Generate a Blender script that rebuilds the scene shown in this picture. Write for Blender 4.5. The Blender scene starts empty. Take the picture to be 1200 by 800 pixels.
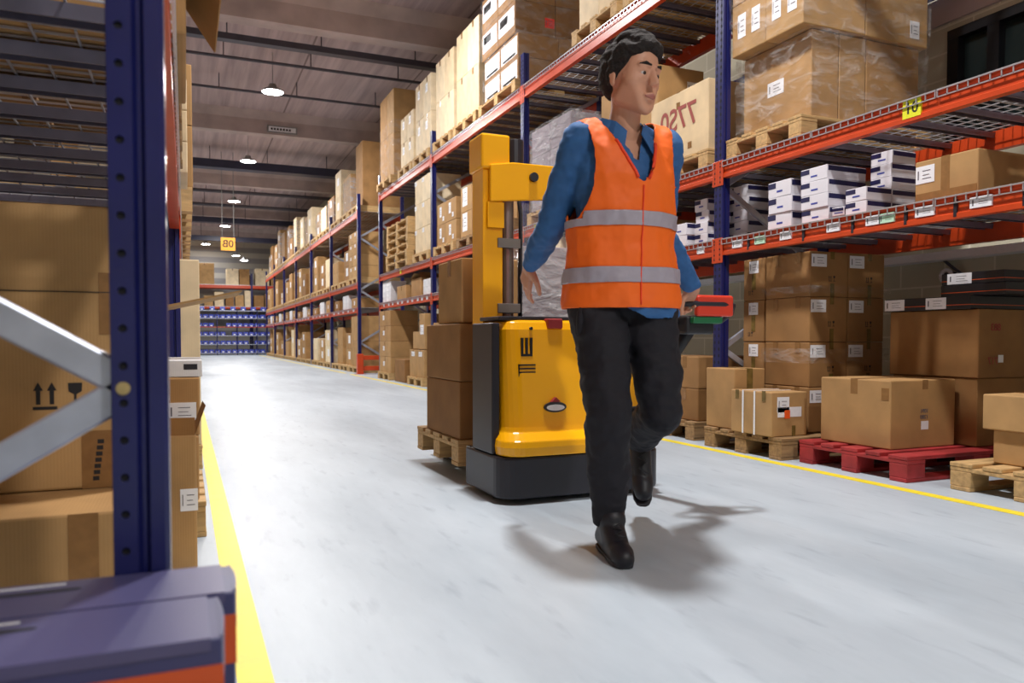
import bpy, bmesh, math, random
from mathutils import Vector, Matrix, noise
random.seed(7)
SC = bpy.context.scene
COL = SC.collection
R = math.radians

# ------------------------------------------------------------------ materials
def nodes_of(name):
    m = bpy.data.materials.new(name); m.use_nodes = True
    nt = m.node_tree
    b = next(n for n in nt.nodes if n.type == 'BSDF_PRINCIPLED')
    return m, nt, b

def srgb(r, g, b):
    f = lambda c: (c/255/12.92) if c/255 <= .04045 else ((c/255+.055)/1.055)**2.4
    return (f(r), f(g), f(b), 1)

def mat(name, c, rough=.5, metal=0.0, var=.0, scale=6.0, bump=0.0, emit=None, strength=0, stretch=None, spec=.5):
    """plain procedural surface: base colour broken up by object-space noise"""
    m, nt, b = nodes_of(name)
    b.inputs['Roughness'].default_value = rough
    b.inputs['Metallic'].default_value = metal
    b.inputs['Specular IOR Level'].default_value = spec
    b.inputs['Base Color'].default_value = c
    if var or bump:
        tc = nt.nodes.new('ShaderNodeTexCoord')
        mp = nt.nodes.new('ShaderNodeMapping')
        if stretch: mp.inputs['Scale'].default_value = stretch
        nz = nt.nodes.new('ShaderNodeTexNoise')
        nz.inputs['Scale'].default_value = scale; nz.inputs['Detail'].default_value = 5
        nt.links.new(tc.outputs['Object'], mp.inputs['Vector'])
        nt.links.new(mp.outputs['Vector'], nz.inputs['Vector'])
        if var:
            rp = nt.nodes.new('ShaderNodeValToRGB')
            rp.color_ramp.elements[0].position = .3; rp.color_ramp.elements[1].position = .7
            rp.color_ramp.elements[0].color = tuple(x*(1-var) for x in c[:3])+(1,)
            rp.color_ramp.elements[1].color = tuple(min(1, x*(1+var)) for x in c[:3])+(1,)
            nt.links.new(nz.outputs['Fac'], rp.inputs['Fac'])
            nt.links.new(rp.outputs['Color'], b.inputs['Base Color'])
        if bump:
            bp = nt.nodes.new('ShaderNodeBump'); bp.inputs['Strength'].default_value = bump
            bp.inputs['Distance'].default_value = .01
            nt.links.new(nz.outputs['Fac'], bp.inputs['Height'])
            nt.links.new(bp.outputs['Normal'], b.inputs['Normal'])
    if emit:
        b.inputs['Emission Color'].default_value = emit
        b.inputs['Emission Strength'].default_value = strength
    return m

def card_mat(name, c1, c2):
    """cardboard: each box takes its own tone between two browns, fine vertical corrugation"""
    m, nt, b = nodes_of(name)
    b.inputs['Roughness'].default_value = .72
    b.inputs['Specular IOR Level'].default_value = .25
    oi = nt.nodes.new('ShaderNodeObjectInfo')
    mx = nt.nodes.new('ShaderNodeMix'); mx.data_type = 'RGBA'
    mx.inputs['A'].default_value = c1; mx.inputs['B'].default_value = c2
    nt.links.new(oi.outputs['Random'], mx.inputs['Factor'])
    tc = nt.nodes.new('ShaderNodeTexCoord')
    nz = nt.nodes.new('ShaderNodeTexNoise'); nz.inputs['Scale'].default_value = 5; nz.inputs['Detail'].default_value = 6
    nt.links.new(tc.outputs['Object'], nz.inputs['Vector'])
    rp = nt.nodes.new('ShaderNodeValToRGB')
    rp.color_ramp.elements[0].color = (.80, .80, .80, 1); rp.color_ramp.elements[1].color = (1.08, 1.07, 1.05, 1)
    rp.color_ramp.elements[0].position = .3; rp.color_ramp.elements[1].position = .7
    nt.links.new(nz.outputs['Fac'], rp.inputs['Fac'])
    mu = nt.nodes.new('ShaderNodeMix'); mu.data_type = 'RGBA'; mu.blend_type = 'MULTIPLY'; mu.inputs['Factor'].default_value = 1
    nt.links.new(mx.outputs['Result'], mu.inputs['A']); nt.links.new(rp.outputs['Color'], mu.inputs['B'])
    nt.links.new(mu.outputs['Result'], b.inputs['Base Color'])
    wv = nt.nodes.new('ShaderNodeTexWave'); wv.inputs['Scale'].default_value = 40; wv.inputs['Distortion'].default_value = .6
    nt.links.new(tc.outputs['Object'], wv.inputs['Vector'])
    bp = nt.nodes.new('ShaderNodeBump'); bp.inputs['Strength'].default_value = .10; bp.inputs['Distance'].default_value = .002
    nt.links.new(wv.outputs['Fac'], bp.inputs['Height']); nt.links.new(bp.outputs['Normal'], b.inputs['Normal'])
    return m

def film_mat(name, haze=.12, more=.3):
    """stretch film: mostly clear, with glossy creases that follow stretched noise"""
    m, nt, b = nodes_of(name)
    out = next(n for n in nt.nodes if n.type == 'OUTPUT_MATERIAL')
    tr = nt.nodes.new('ShaderNodeBsdfTransparent')
    b.inputs['Base Color'].default_value = (.9, .9, .92, 1); b.inputs['Roughness'].default_value = .09
    tc = nt.nodes.new('ShaderNodeTexCoord'); mp = nt.nodes.new('ShaderNodeMapping'); mp.inputs['Scale'].default_value = (1.6, 1.6, 3.6)
    mp.inputs['Rotation'].default_value = (.5, .45, 0)
    nz = nt.nodes.new('ShaderNodeTexNoise'); nz.inputs['Scale'].default_value = 3.5; nz.inputs['Detail'].default_value = 7; nz.inputs['Distortion'].default_value = .8
    nt.links.new(tc.outputs['Object'], mp.inputs['Vector']); nt.links.new(mp.outputs['Vector'], nz.inputs['Vector'])
    bp = nt.nodes.new('ShaderNodeBump'); bp.inputs['Strength'].default_value = 1.0; bp.inputs['Distance'].default_value = .10
    nt.links.new(nz.outputs['Fac'], bp.inputs['Height']); nt.links.new(bp.outputs['Normal'], b.inputs['Normal'])
    rp = nt.nodes.new('ShaderNodeValToRGB')
    rp.color_ramp.elements[0].position = .45; rp.color_ramp.elements[0].color = (haze, haze, haze, 1)
    rp.color_ramp.elements[1].position = .72; rp.color_ramp.elements[1].color = (haze+more, haze+more, haze+more, 1)
    nt.links.new(nz.outputs['Fac'], rp.inputs['Fac'])
    ms = nt.nodes.new('ShaderNodeMixShader')
    nt.links.new(rp.outputs['Color'], ms.inputs['Fac'])
    nt.links.new(tr.outputs['BSDF'], ms.inputs[1]); nt.links.new(b.outputs['BSDF'], ms.inputs[2])
    nt.links.new(ms.outputs['Shader'], out.inputs['Surface'])
    return m

M = {}
M['card'] = card_mat('cardboard_tan', srgb(168, 128, 82), srgb(186, 148, 100))
M['card_dark'] = card_mat('cardboard_brown', srgb(144, 104, 62), srgb(162, 122, 78))
M['card_pale'] = card_mat('cardboard_pale', srgb(222, 198, 160), srgb(236, 218, 186))  # lightened: overexposure of the high stacks by the lamps is put into the colour
M['card_grey'] = card_mat('cardboard_grey', srgb(132, 122, 134), srgb(150, 138, 148))
M['card_white'] = card_mat('cardboard_white', srgb(222, 222, 226), srgb(236, 236, 240))
M['tape'] = mat('brown_packing_tape', srgb(140, 102, 62), .22, var=.12, scale=30)
M['tape_green'] = mat('printed_packing_tape', srgb(112, 92, 48), .25, var=.3, scale=24)
M['paper'] = mat('white_label_paper', srgb(235, 235, 240), .55, var=.03, scale=40)
M['paper_green'] = mat('green_label_paper', srgb(190, 228, 200), .55, var=.03, scale=40)
M['paper_orange'] = mat('orange_label_paper', srgb(235, 90, 30), .5, var=.05, scale=40)
M['paper_red'] = mat('red_label_paper', srgb(235, 50, 35), .5, var=.05, scale=40)
M['paper_yellow'] = mat('yellow_label_paper', srgb(225, 226, 40), .5, var=.04, scale=40)
M['ink'] = mat('black_print', srgb(28, 24, 26), .6, var=.1, scale=40)
M['ink_grey'] = mat('grey_print', srgb(92, 88, 98), .6, var=.1, scale=40)
M['ink_red'] = mat('red_marker_ink', srgb(150, 55, 45), .6, var=.1, scale=40)
M['navy'] = mat('navy_rack_paint', srgb(25, 29, 86), .30, var=.10, scale=9)
M['orange'] = mat('orange_rack_paint', srgb(196, 66, 24), .36, var=.10, scale=7)
M['galv'] = mat('galvanised_steel', srgb(190, 196, 212), .34, metal=.7, var=.10, scale=14)
M['deck_bar'] = mat('dull_deck_bar_steel', srgb(122, 118, 134), .42, metal=.6, var=.1, scale=14)
M['wire'] = mat('zinc_wire', srgb(190, 190, 196), .35, metal=.6, var=.06, scale=20)
M['brass'] = mat('zinc_yellow_bolt', srgb(200, 180, 130), .3, metal=.85, var=.1, scale=60)
M['hole'] = mat('dark_hole', srgb(12, 12, 20), .8, var=.1, scale=30)
M['wood'] = mat('pallet_wood', srgb(190, 155, 105), .75, var=.22, scale=7, bump=.25, stretch=(1, 6, 6))
M['wood_old'] = mat('old_pallet_wood', srgb(150, 118, 80), .8, var=.28, scale=7, bump=.3, stretch=(1, 6, 6))
M['wood_red'] = mat('red_pallet_paint', srgb(158, 44, 46), .6, var=.28, scale=9, bump=.2)
M['paper_box'] = mat('white_carton_board', srgb(226, 224, 232), .5, var=.04, scale=8)
M['band_navy'] = mat('navy_printed_band', srgb(26, 26, 74), .5, var=.08, scale=20)
M['film'] = film_mat('stretch_film', .03, .26)
M['film_milky'] = film_mat('milky_stretch_film', .16, .30)
M['strap'] = mat('white_strap', srgb(238, 238, 240), .4, var=.03, scale=40)
M['blackbox'] = mat('black_carton_board', srgb(24, 22, 30), .4, var=.15, scale=10)
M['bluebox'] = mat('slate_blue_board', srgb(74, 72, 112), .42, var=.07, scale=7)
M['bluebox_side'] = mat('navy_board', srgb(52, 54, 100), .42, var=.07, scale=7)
M['orangebox'] = mat('rust_orange_print', srgb(196, 78, 30), .45, var=.07, scale=9)
M['bin_blue'] = mat('blue_bin_plastic', srgb(58, 70, 158), .45, var=.08, scale=12)
M['yellow'] = mat('truck_yellow', srgb(255, 180, 8), .26, var=.03, scale=4)
M['black'] = mat('black_plastic', srgb(26, 26, 32), .45, var=.15, scale=12)
M['charcoal'] = mat('charcoal_paint', srgb(34, 33, 43), .4, var=.12, scale=9)
M['steel'] = mat('brushed_steel', srgb(140, 134, 132), .32, metal=.8, var=.1, scale=10)
M['red'] = mat('red_plastic', srgb(225, 62, 40), .35, var=.04, scale=10)
M['green'] = mat('green_plastic', srgb(20, 105, 62), .4, var=.06, scale=10)
M['skin'] = mat('skin', srgb(206, 150, 122), .5, var=.05, scale=20)
M['hair'] = mat('dark_hair', srgb(30, 22, 20), .85, var=.4, scale=90, bump=.8)
M['shirt'] = mat('blue_shirt_cloth', srgb(46, 96, 152), .75, var=.08, scale=30, bump=.12)
M['vest'] = mat('hi_vis_orange', srgb(255, 108, 14), .6, var=.03, scale=20, bump=.08)
M['vest_edge'] = mat('red_orange_trim', srgb(246, 70, 30), .6, var=.03, scale=30)
M['reflect'] = mat('grey_reflective_tape', srgb(168, 160, 172), .35, var=.05, scale=30)
M['trouser'] = mat('near_black_trouser_cloth', srgb(18, 16, 26), .8, var=.14, scale=26, bump=.15)
M['shoe'] = mat('black_shoe_leather', srgb(24, 24, 32), .5, var=.18, scale=30, bump=.1)
M['sole'] = mat('dark_rubber_sole', srgb(34, 34, 40), .6, var=.1, scale=30)
M['iris'] = mat('brown_iris', srgb(52, 36, 28), .25, var=.2, scale=200)
M['white'] = mat('eye_white', srgb(200, 190, 184), .35, var=.02, scale=30)
M['lip'] = mat('lip_skin', srgb(170, 104, 92), .5, var=.05, scale=40)
M['lens'] = mat('lamp_lens', (1, 1, 1, 1), .3, emit=(1, .98, .94, 1), strength=40)
M['lampbody'] = mat('lamp_housing', srgb(150, 150, 150), .4, metal=.5, var=.05, scale=12)
M['conduit'] = mat('dark_conduit', srgb(74, 70, 80), .5, var=.1, scale=5)
M['darksteel'] = mat('dark_painted_steel', srgb(46, 48, 70), .45, var=.1, scale=4)
M['pipe_blue'] = mat('blue_pipe_paint', srgb(40, 66, 170), .4, var=.06, scale=5)
M['signyellow'] = mat('amber_sign_board', srgb(252, 170, 50), .5, var=.03, scale=8)
M['window_frame'] = mat('black_window_frame', srgb(16, 17, 22), .4, var=.1, scale=8)
M['glass'] = mat('dark_window_glass', srgb(30, 38, 38), .06, var=.08, scale=2)
M['clear'] = film_mat('clear_guard_plastic', .12, .10)

def line_mat(name, c):
    m, nt, b = nodes_of(name); b.inputs['Roughness'].default_value = .45
    tc = nt.nodes.new('ShaderNodeTexCoord'); nz = nt.nodes.new('ShaderNodeTexNoise'); nz.inputs['Scale'].default_value = 9; nz.inputs['Detail'].default_value = 8
    rp = nt.nodes.new('ShaderNodeValToRGB'); rp.color_ramp.elements[0].color = tuple(x*.86 for x in c[:3])+(1,); rp.color_ramp.elements[1].color = c
    rp.color_ramp.elements[0].position = .32; rp.color_ramp.elements[1].position = .55
    nt.links.new(tc.outputs['Object'], nz.inputs['Vector']); nt.links.new(nz.outputs['Fac'], rp.inputs['Fac']); nt.links.new(rp.outputs['Color'], b.inputs['Base Color'])
    return m
M['line'] = line_mat('yellow_floor_paint', srgb(244, 222, 56))

def floor_mat():
    m, nt, b = nodes_of('grey_painted_concrete'); b.inputs['Roughness'].default_value = .42; b.inputs['Specular IOR Level'].default_value = .4
    tc = nt.nodes.new('ShaderNodeTexCoord')
    mp = nt.nodes.new('ShaderNodeMapping'); mp.inputs['Scale'].default_value = (1.2, .28, 1); mp.inputs['Rotation'].default_value = (0, 0, .12)
    n1 = nt.nodes.new('ShaderNodeTexNoise'); n1.inputs['Scale'].default_value = 1.6; n1.inputs['Detail'].default_value = 9; n1.inputs['Roughness'].default_value = .62
    nt.links.new(tc.outputs['Object'], mp.inputs['Vector']); nt.links.new(mp.outputs['Vector'], n1.inputs['Vector'])
    rp = nt.nodes.new('ShaderNodeValToRGB')
    rp.color_ramp.elements[0].position = .28; rp.color_ramp.elements[0].color = srgb(160, 172, 183)
    rp.color_ramp.elements[1].position = .66; rp.color_ramp.elements[1].color = srgb(190, 201, 211)
    nt.links.new(n1.outputs['Fac'], rp.inputs['Fac'])
    # scattered dusty scuffs
    n2 = nt.nodes.new('ShaderNodeTexNoise'); n2.inputs['Scale'].default_value = 14; n2.inputs['Detail'].default_value = 8
    nt.links.new(mp.outputs['Vector'], n2.inputs['Vector'])
    r2 = nt.nodes.new('ShaderNodeValToRGB'); r2.color_ramp.elements[0].position = .58; r2.color_ramp.elements[0].color = (0, 0, 0, 1)
    r2.color_ramp.elements[1].position = .75; r2.color_ramp.elements[1].color = (.5, .5, .5, 1)
    nt.links.new(n2.outputs['Fac'], r2.inputs['Fac'])
    mx = nt.nodes.new('ShaderNodeMix'); mx.data_type = 'RGBA'; mx.inputs['B'].default_value = srgb(140, 152, 166)
    nt.links.new(r2.outputs['Color'], mx.inputs['Factor']); nt.links.new(rp.outputs['Color'], mx.inputs['A'])
    nt.links.new(mx.outputs['Result'], b.inputs['Base Color'])
    return m
M['floor'] = floor_mat()

def concrete_mat(name, c, sx, sy):
    """board-marked ceiling concrete: streaks along the aisle and panel joints"""
    m, nt, b = nodes_of(name); b.inputs['Roughness'].default_value = .85
    tc = nt.nodes.new('ShaderNodeTexCoord')
    mp = nt.nodes.new('ShaderNodeMapping'); mp.inputs['Scale'].default_value = (sx, sy, 1)
    n1 = nt.nodes.new('ShaderNodeTexNoise'); n1.inputs['Scale'].default_value = 1; n1.inputs['Detail'].default_value = 8; n1.inputs['Roughness'].default_value = .6
    nt.links.new(tc.outputs['Object'], mp.inputs['Vector']); nt.links.new(mp.outputs['Vector'], n1.inputs['Vector'])
    rp = nt.nodes.new('ShaderNodeValToRGB')
    rp.color_ramp.elements[0].position = .3; rp.color_ramp.elements[0].color = tuple(x*.68 for x in c[:3])+(1,)
    rp.color_ramp.elements[1].position = .72; rp.color_ramp.elements[1].color = tuple(min(1, x*1.2) for x in c[:3])+(1,)
    nt.links.new(n1.outputs['Fac'], rp.inputs['Fac'])
    br = nt.nodes.new('ShaderNodeTexBrick')
    br.inputs['Scale'].default_value = 1; br.inputs['Brick Width'].default_value = 2.4; br.inputs['Row Height'].default_value = 7.3
    br.inputs['Mortar Size'].default_value = .02; br.offset = 0
    br.inputs['Color1'].default_value = (1, 1, 1, 1); br.inputs['Color2'].default_value = (.93, .93, .93, 1); br.inputs['Mortar'].default_value = (.45, .43, .42, 1)
    nt.links.new(tc.outputs['Object'], br.inputs['Vector'])
    mu = nt.nodes.new('ShaderNodeMix'); mu.data_type = 'RGBA'; mu.blend_type = 'MULTIPLY'; mu.inputs['Factor'].default_value = 1
    nt.links.new(rp.outputs['Color'], mu.inputs['A']); nt.links.new(br.outputs['Color'], mu.inputs['B'])
    nt.links.new(mu.outputs['Result'], b.inputs['Base Color'])
    return m
M['ceiling'] = concrete_mat('ceiling_concrete', srgb(190, 168, 168), 6, .25)
M['beam_concrete'] = mat('beam_concrete', srgb(186, 168, 164), .85, var=.16, scale=2.2, bump=.2)

def block_mat(name, c1, c2, mortar):
    m, nt, b = nodes_of(name); b.inputs['Roughness'].default_value = .7
    tc = nt.nodes.new('ShaderNodeTexCoord'); mp = nt.nodes.new('ShaderNodeMapping'); mp.inputs['Rotation'].default_value = (R(90), 0, R(90))
    br = nt.nodes.new('ShaderNodeTexBrick'); br.inputs['Scale'].default_value = 1
    br.inputs['Brick Width'].default_value = .4; br.inputs['Row Height'].default_value = .2; br.inputs['Mortar Size'].default_value = .008
    br.inputs['Color1'].default_value = c1; br.inputs['Color2'].default_value = c2; br.inputs['Mortar'].default_value = mortar
    sx = nt.nodes.new('ShaderNodeSeparateXYZ'); cx = nt.nodes.new('ShaderNodeCombineXYZ')
    nt.links.new(tc.outputs['Object'], sx.inputs['Vector'])
    nt.links.new(sx.outputs['Y'], cx.inputs['X']); nt.links.new(sx.outputs['Z'], cx.inputs['Y'])
    nt.links.new(cx.outputs['Vector'], br.inputs['Vector']); nt.links.new(br.outputs['Color'], b.inputs['Base Color'])
    return m
M['block'] = block_mat('painted_block_wall', srgb(196, 190, 168), srgb(186, 180, 158), srgb(214, 208, 190))

def clad_mat():
    m, nt, b = nodes_of('ribbed_wall_cladding'); b.inputs['Roughness'].default_value = .6
    b.inputs['Base Color'].default_value = srgb(168, 164, 160)
    tc = nt.nodes.new('ShaderNodeTexCoord'); wv = nt.nodes.new('ShaderNodeTexWave'); wv.bands_direction = 'Z'; wv.inputs['Scale'].default_value = .55
    nt.links.new(tc.outputs['Object'], wv.inputs['Vector'])
    rp = nt.nodes.new('ShaderNodeValToRGB'); rp.color_ramp.elements[0].color = srgb(150, 148, 150); rp.color_ramp.elements[1].color = srgb(188, 184, 176)
    rp.color_ramp.elements[0].position = .45; rp.color_ramp.elements[1].position = .55
    nt.links.new(wv.outputs['Fac'], rp.inputs['Fac']); nt.links.new(rp.outputs['Color'], b.inputs['Base Color'])
    return m
M['clad'] = clad_mat()

# ------------------------------------------------------------------ mesh helpers
def box(bm, x0, y0, z0, x1, y1, z1):
    v = [bm.verts.new(p) for p in ((x0,y0,z0),(x1,y0,z0),(x1,y1,z0),(x0,y1,z0),(x0,y0,z1),(x1,y0,z1),(x1,y1,z1),(x0,y1,z1))]
    return [bm.faces.new([v[i] for i in f]) for f in ((3,2,1,0),(4,5,6,7),(0,1,5,4),(1,2,6,5),(2,3,7,6),(3,0,4,7))]

def rod(bm, a, b, r, seg=8, r2=None):
    a, b = Vector(a), Vector(b); r2 = r if r2 is None else r2
    d = (b-a).normalized(); t = Vector((0,0,1)) if abs(d.z) < .9 else Vector((1,0,0))
    u = d.cross(t).normalized(); w = d.cross(u)
    ra, rb = [], []
    for i in range(seg):
        k = 2*math.pi*i/seg; o = u*math.cos(k)+w*math.sin(k)
        ra.append(bm.verts.new(a+o*r)); rb.append(bm.verts.new(b+o*r2))
    for i in range(seg):
        j = (i+1) % seg; bm.faces.new((ra[i], ra[j], rb[j], rb[i]))
    bm.faces.new(ra[::-1]); bm.faces.new(rb)

def bar(bm, a, b, w, t, up=(0,0,1)):
    """flat rectangular bar between two points, w across, t thick"""
    a, b = Vector(a), Vector(b); d = (b-a).normalized(); s = d.cross(Vector(up)).normalized(); n = s.cross(d)
    o = [s*w/2+n*t/2, -s*w/2+n*t/2, -s*w/2-n*t/2, s*w/2-n*t/2]
    va = [bm.verts.new(a+k) for k in o]; vb = [bm.verts.new(b+k) for k in o]
    for i in range(4):
        j = (i+1) % 4; bm.faces.new((va[i], va[j], vb[j], vb[i]))
    bm.faces.new(va[::-1]); bm.faces.new(vb)

def prism(bm, poly, axis, a, b):
    """extrude a 2D polygon along an axis; poly coords are the two other axes in xyz order"""
    def P(p, t):
        return {'x': (t, p[0], p[1]), 'y': (p[0], t, p[1]), 'z': (p[0], p[1], t)}[axis]
    va = [bm.verts.new(P(p, a)) for p in poly]; vb = [bm.verts.new(P(p, b)) for p in poly]
    n = len(poly)
    for i in range(n):
        j = (i+1) % n; bm.faces.new((va[i], va[j], vb[j], vb[i]))
    bm.faces.new(va[::-1]); bm.faces.new(vb)

def tube(bm, pts, r, seg=8):
    pts = [Vector(p) for p in pts]; rings = []
    for i, p in enumerate(pts):
        d = (pts[min(i+1, len(pts)-1)]-pts[max(i-1, 0)]).normalized()
        t = Vector((0,0,1)) if abs(d.z) < .9 else Vector((1,0,0)); u = d.cross(t).normalized(); w = d.cross(u)
        rr = r[i] if isinstance(r, (list, tuple)) else r
        rings.append([bm.verts.new(p+(u*math.cos(2*math.pi*k/seg)+w*math.sin(2*math.pi*k/seg))*rr) for k in range(seg)])
    for a, b in zip(rings, rings[1:]):
        for k in range(seg): bm.faces.new((a[k], a[(k+1)%seg], b[(k+1)%seg], b[k]))
    bm.faces.new(rings[0][::-1]); bm.faces.new(rings[-1])

def lathe(bm, prof, c=(0,0,0), seg=20):
    rings = [[bm.verts.new((c[0]+r*math.cos(2*math.pi*k/seg), c[1]+r*math.sin(2*math.pi*k/seg), c[2]+z)) for k in range(seg)] for r, z in prof]
    for a, b in zip(rings, rings[1:]):
        for k in range(seg): bm.faces.new((a[k], a[(k+1)%seg], b[(k+1)%seg], b[k]))
    bm.faces.new(rings[0][::-1]); bm.faces.new(rings[-1])

def mesh(bm, m, bevel=0, smooth=False, seg=2):
    bmesh.ops.recalc_face_normals(bm, faces=bm.faces)
    if bevel:
        bmesh.ops.bevel(bm, geom=[e for e in bm.edges if len(e.link_faces) == 2 and e.calc_face_angle(0) > .5], offset=bevel, segments=seg, profile=.5, affect='EDGES')
    me = bpy.data.meshes.new('m'); bm.to_mesh(me); bm.free()
    for x in (m if isinstance(m, (list, tuple)) else [m]): me.materials.append(M[x] if isinstance(x, str) else x)
    if smooth:
        for p in me.polygons: p.use_smooth = True
    return me

def put(name, me, parent=None, loc=None, label=None):
    o = bpy.data.objects.new(name, me); me.name = name if me.users <= 1 else me.name
    COL.objects.link(o)
    if parent is not None: o.parent = parent
    if loc is not None: o.location = loc
    if label: o['label'] = label
    return o

def obj(name, bm, m, parent=None, bevel=0, smooth=False, label=None, loc=None, seg=2):
    """link a bmesh as ONE object; verts are given in the room's space and moved into the root's"""
    r = parent
    while r is not None and r.parent is not None: r = r.parent
    if r is not None: bmesh.ops.translate(bm, vec=-r.location, verts=bm.verts)
    return put(name, mesh(bm, m, bevel, smooth, seg), parent, loc, label)

def part(name, parent, m, *boxes, bevel=0, label=None):
    bm = bmesh.new()
    for b in boxes: box(bm, *b)
    return obj(name, bm, m, parent, bevel, label=label)

def thing(name, label, cat, loc=(0,0,0), rz=0, group=None):
    o = bpy.data.objects.new(name, None); COL.objects.link(o)
    o.location = loc; o.rotation_euler.z = rz; o.empty_display_size = .1
    return tag(o, label, cat, group)

def tag(o, label, cat, group=None):
    o['label'] = label; o['category'] = cat
    if group: o['group'] = group
    return o

def struct(name, bm, m, bevel=0):
    o = obj(name, bm, m, bevel=bevel); o['kind'] = 'structure'; return o

def copy_tree(o, parent=None):
    c = o.copy(); COL.objects.link(c)
    if parent is not None: c.parent = parent
    for ch in o.children: copy_tree(ch, c)
    return c

def text(name, s, size, m, parent, loc, normal, mirrored=True, label=None):
    """flat lettering; the photograph shows the place mirrored, so its letters are mirrored as well. normal: '-x', '-y', '+x'"""
    cu = bpy.data.curves.new(name, 'FONT'); cu.body = s; cu.size = size; cu.extrude = .0004; cu.offset = size*.012; cu.align_x = 'CENTER'; cu.align_y = 'CENTER'
    tmp = bpy.data.objects.new('tmp', cu); COL.objects.link(tmp)
    dg = bpy.context.evaluated_depsgraph_get()
    me = bpy.data.meshes.new_from_object(tmp.evaluated_get(dg)); bpy.data.objects.remove(tmp); bpy.data.curves.remove(cu)
    ax = {'-y': (Vector((1,0,0)), Vector((0,-1,0))), '-x': (Vector((0,-1,0)), Vector((-1,0,0))), '+x': (Vector((0,1,0)), Vector((1,0,0)))}[normal]
    for v in me.vertices:
        x = -v.co.x if mirrored else v.co.x
        v.co = ax[0]*x + Vector((0,0,1))*v.co.y + ax[1]*(v.co.z)
    me.materials.clear(); me.materials.append(M[m])
    return put(name, me, parent, loc, label)
# ------------------------------------------------------------------ goods
TIER = {1: [''], 2: ['bottom', 'top'], 3: ['bottom', 'middle', 'top'], 4: ['bottom', 'second-tier', 'third-tier', 'top'],
        5: ['bottom', 'second-tier', 'middle', 'fourth-tier', 'top'], 6: ['bottom', 'second-tier', 'third-tier', 'fourth-tier', 'fifth-tier', 'top']}
G = .006          # gap left between neighbouring boxes

def sticker(root, dims, face, u, v, w, h, m='paper', marks=True, name='label_sticker', lift=.001):
    """paper label glued to a face of a box whose origin is its base centre; u, v = place on the face as one looks at it"""
    lx, ly, lz = dims; t = .0015
    z = lz*v
    bm = bmesh.new(); b2 = bmesh.new()
    def slab(b, du, dv, ww, hh, o):
        if face == '-x': c = ly/2-u*ly-du; box(b, -lx/2-o-t, c-ww/2, z+dv-hh/2, -lx/2-o, c+ww/2, z+dv+hh/2)
        if face == '+x': c = -ly/2+u*ly+du; box(b, lx/2+o, c-ww/2, z+dv-hh/2, lx/2+o+t, c+ww/2, z+dv+hh/2)
        if face == '-y': c = -lx/2+u*lx+du; box(b, c-ww/2, -ly/2-o-t, z+dv-hh/2, c+ww/2, -ly/2-o, z+dv+hh/2)
        if face == '+z': box(b, -lx/2+u*lx-ww/2, -ly/2+v*ly-hh/2, lz+o, -lx/2+u*lx+ww/2, -ly/2+v*ly+hh/2, lz+o+t)
    slab(bm, 0, 0, w, h, lift)
    s = put(name, mesh(bm, m), root)
    if marks:
        slab(b2, -w*.36, 0, w*.05, h*.5, .0012+t*.8)
        slab(b2, w*.08, h*.22, w*.42, h*.035, .0012+t*.8)
        slab(b2, w*.05, -h*.02, w*.34, h*.03, .0012+t*.8); slab(b2, w*.10, -h*.22, w*.46, h*.03, .0012+t*.8)
        put('label_print', mesh(b2, 'ink_grey'), s)
    return s

def carton(x0, y0, z0, x1, y1, z1, label, m='card', tape=None, stick=(), group=None, rz=0, drop=.09, tape_m='tape', name='carton', cat='box', marks=()):
    lx, ly, lz = x1-x0, y1-y0, z1-z0
    bm = bmesh.new(); box(bm, -lx/2, -ly/2, 0, lx/2, ly/2, lz)
    for v in bm.verts:
        if v.co.z > lz/2: v.co += Vector((random.uniform(-1,1), random.uniform(-1,1), 0))*min(.0015, .01*min(lx, ly))
    o = put(name, mesh(bm, m, bevel=min(.007, .03*min(lx, ly, lz)+.001)), None, ((x0+x1)/2, (y0+y1)/2, z0))
    o.rotation_euler.z = rz
    tag(o, label, cat, group)
    tw = .026; th = .0012
    if tape in ('x', 'y'):
        L = ly/2 if tape == 'y' else lx/2
        d = min(drop, lz*.97)
        poly = [(-L-th, lz-d), (-L-th, lz+th), (L+th, lz+th), (L+th, lz-d), (L, lz-d), (L, lz), (-L, lz), (-L, lz-d)]
        b = bmesh.new(); prism(b, poly, 'x' if tape == 'y' else 'y', -tw, tw)
        put('tape', mesh(b, tape_m), o)
    for s in stick: sticker(o, (lx, ly, lz), *s)
    for s in marks: arrows(o, (lx, ly, lz), *s)
    return o

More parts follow.
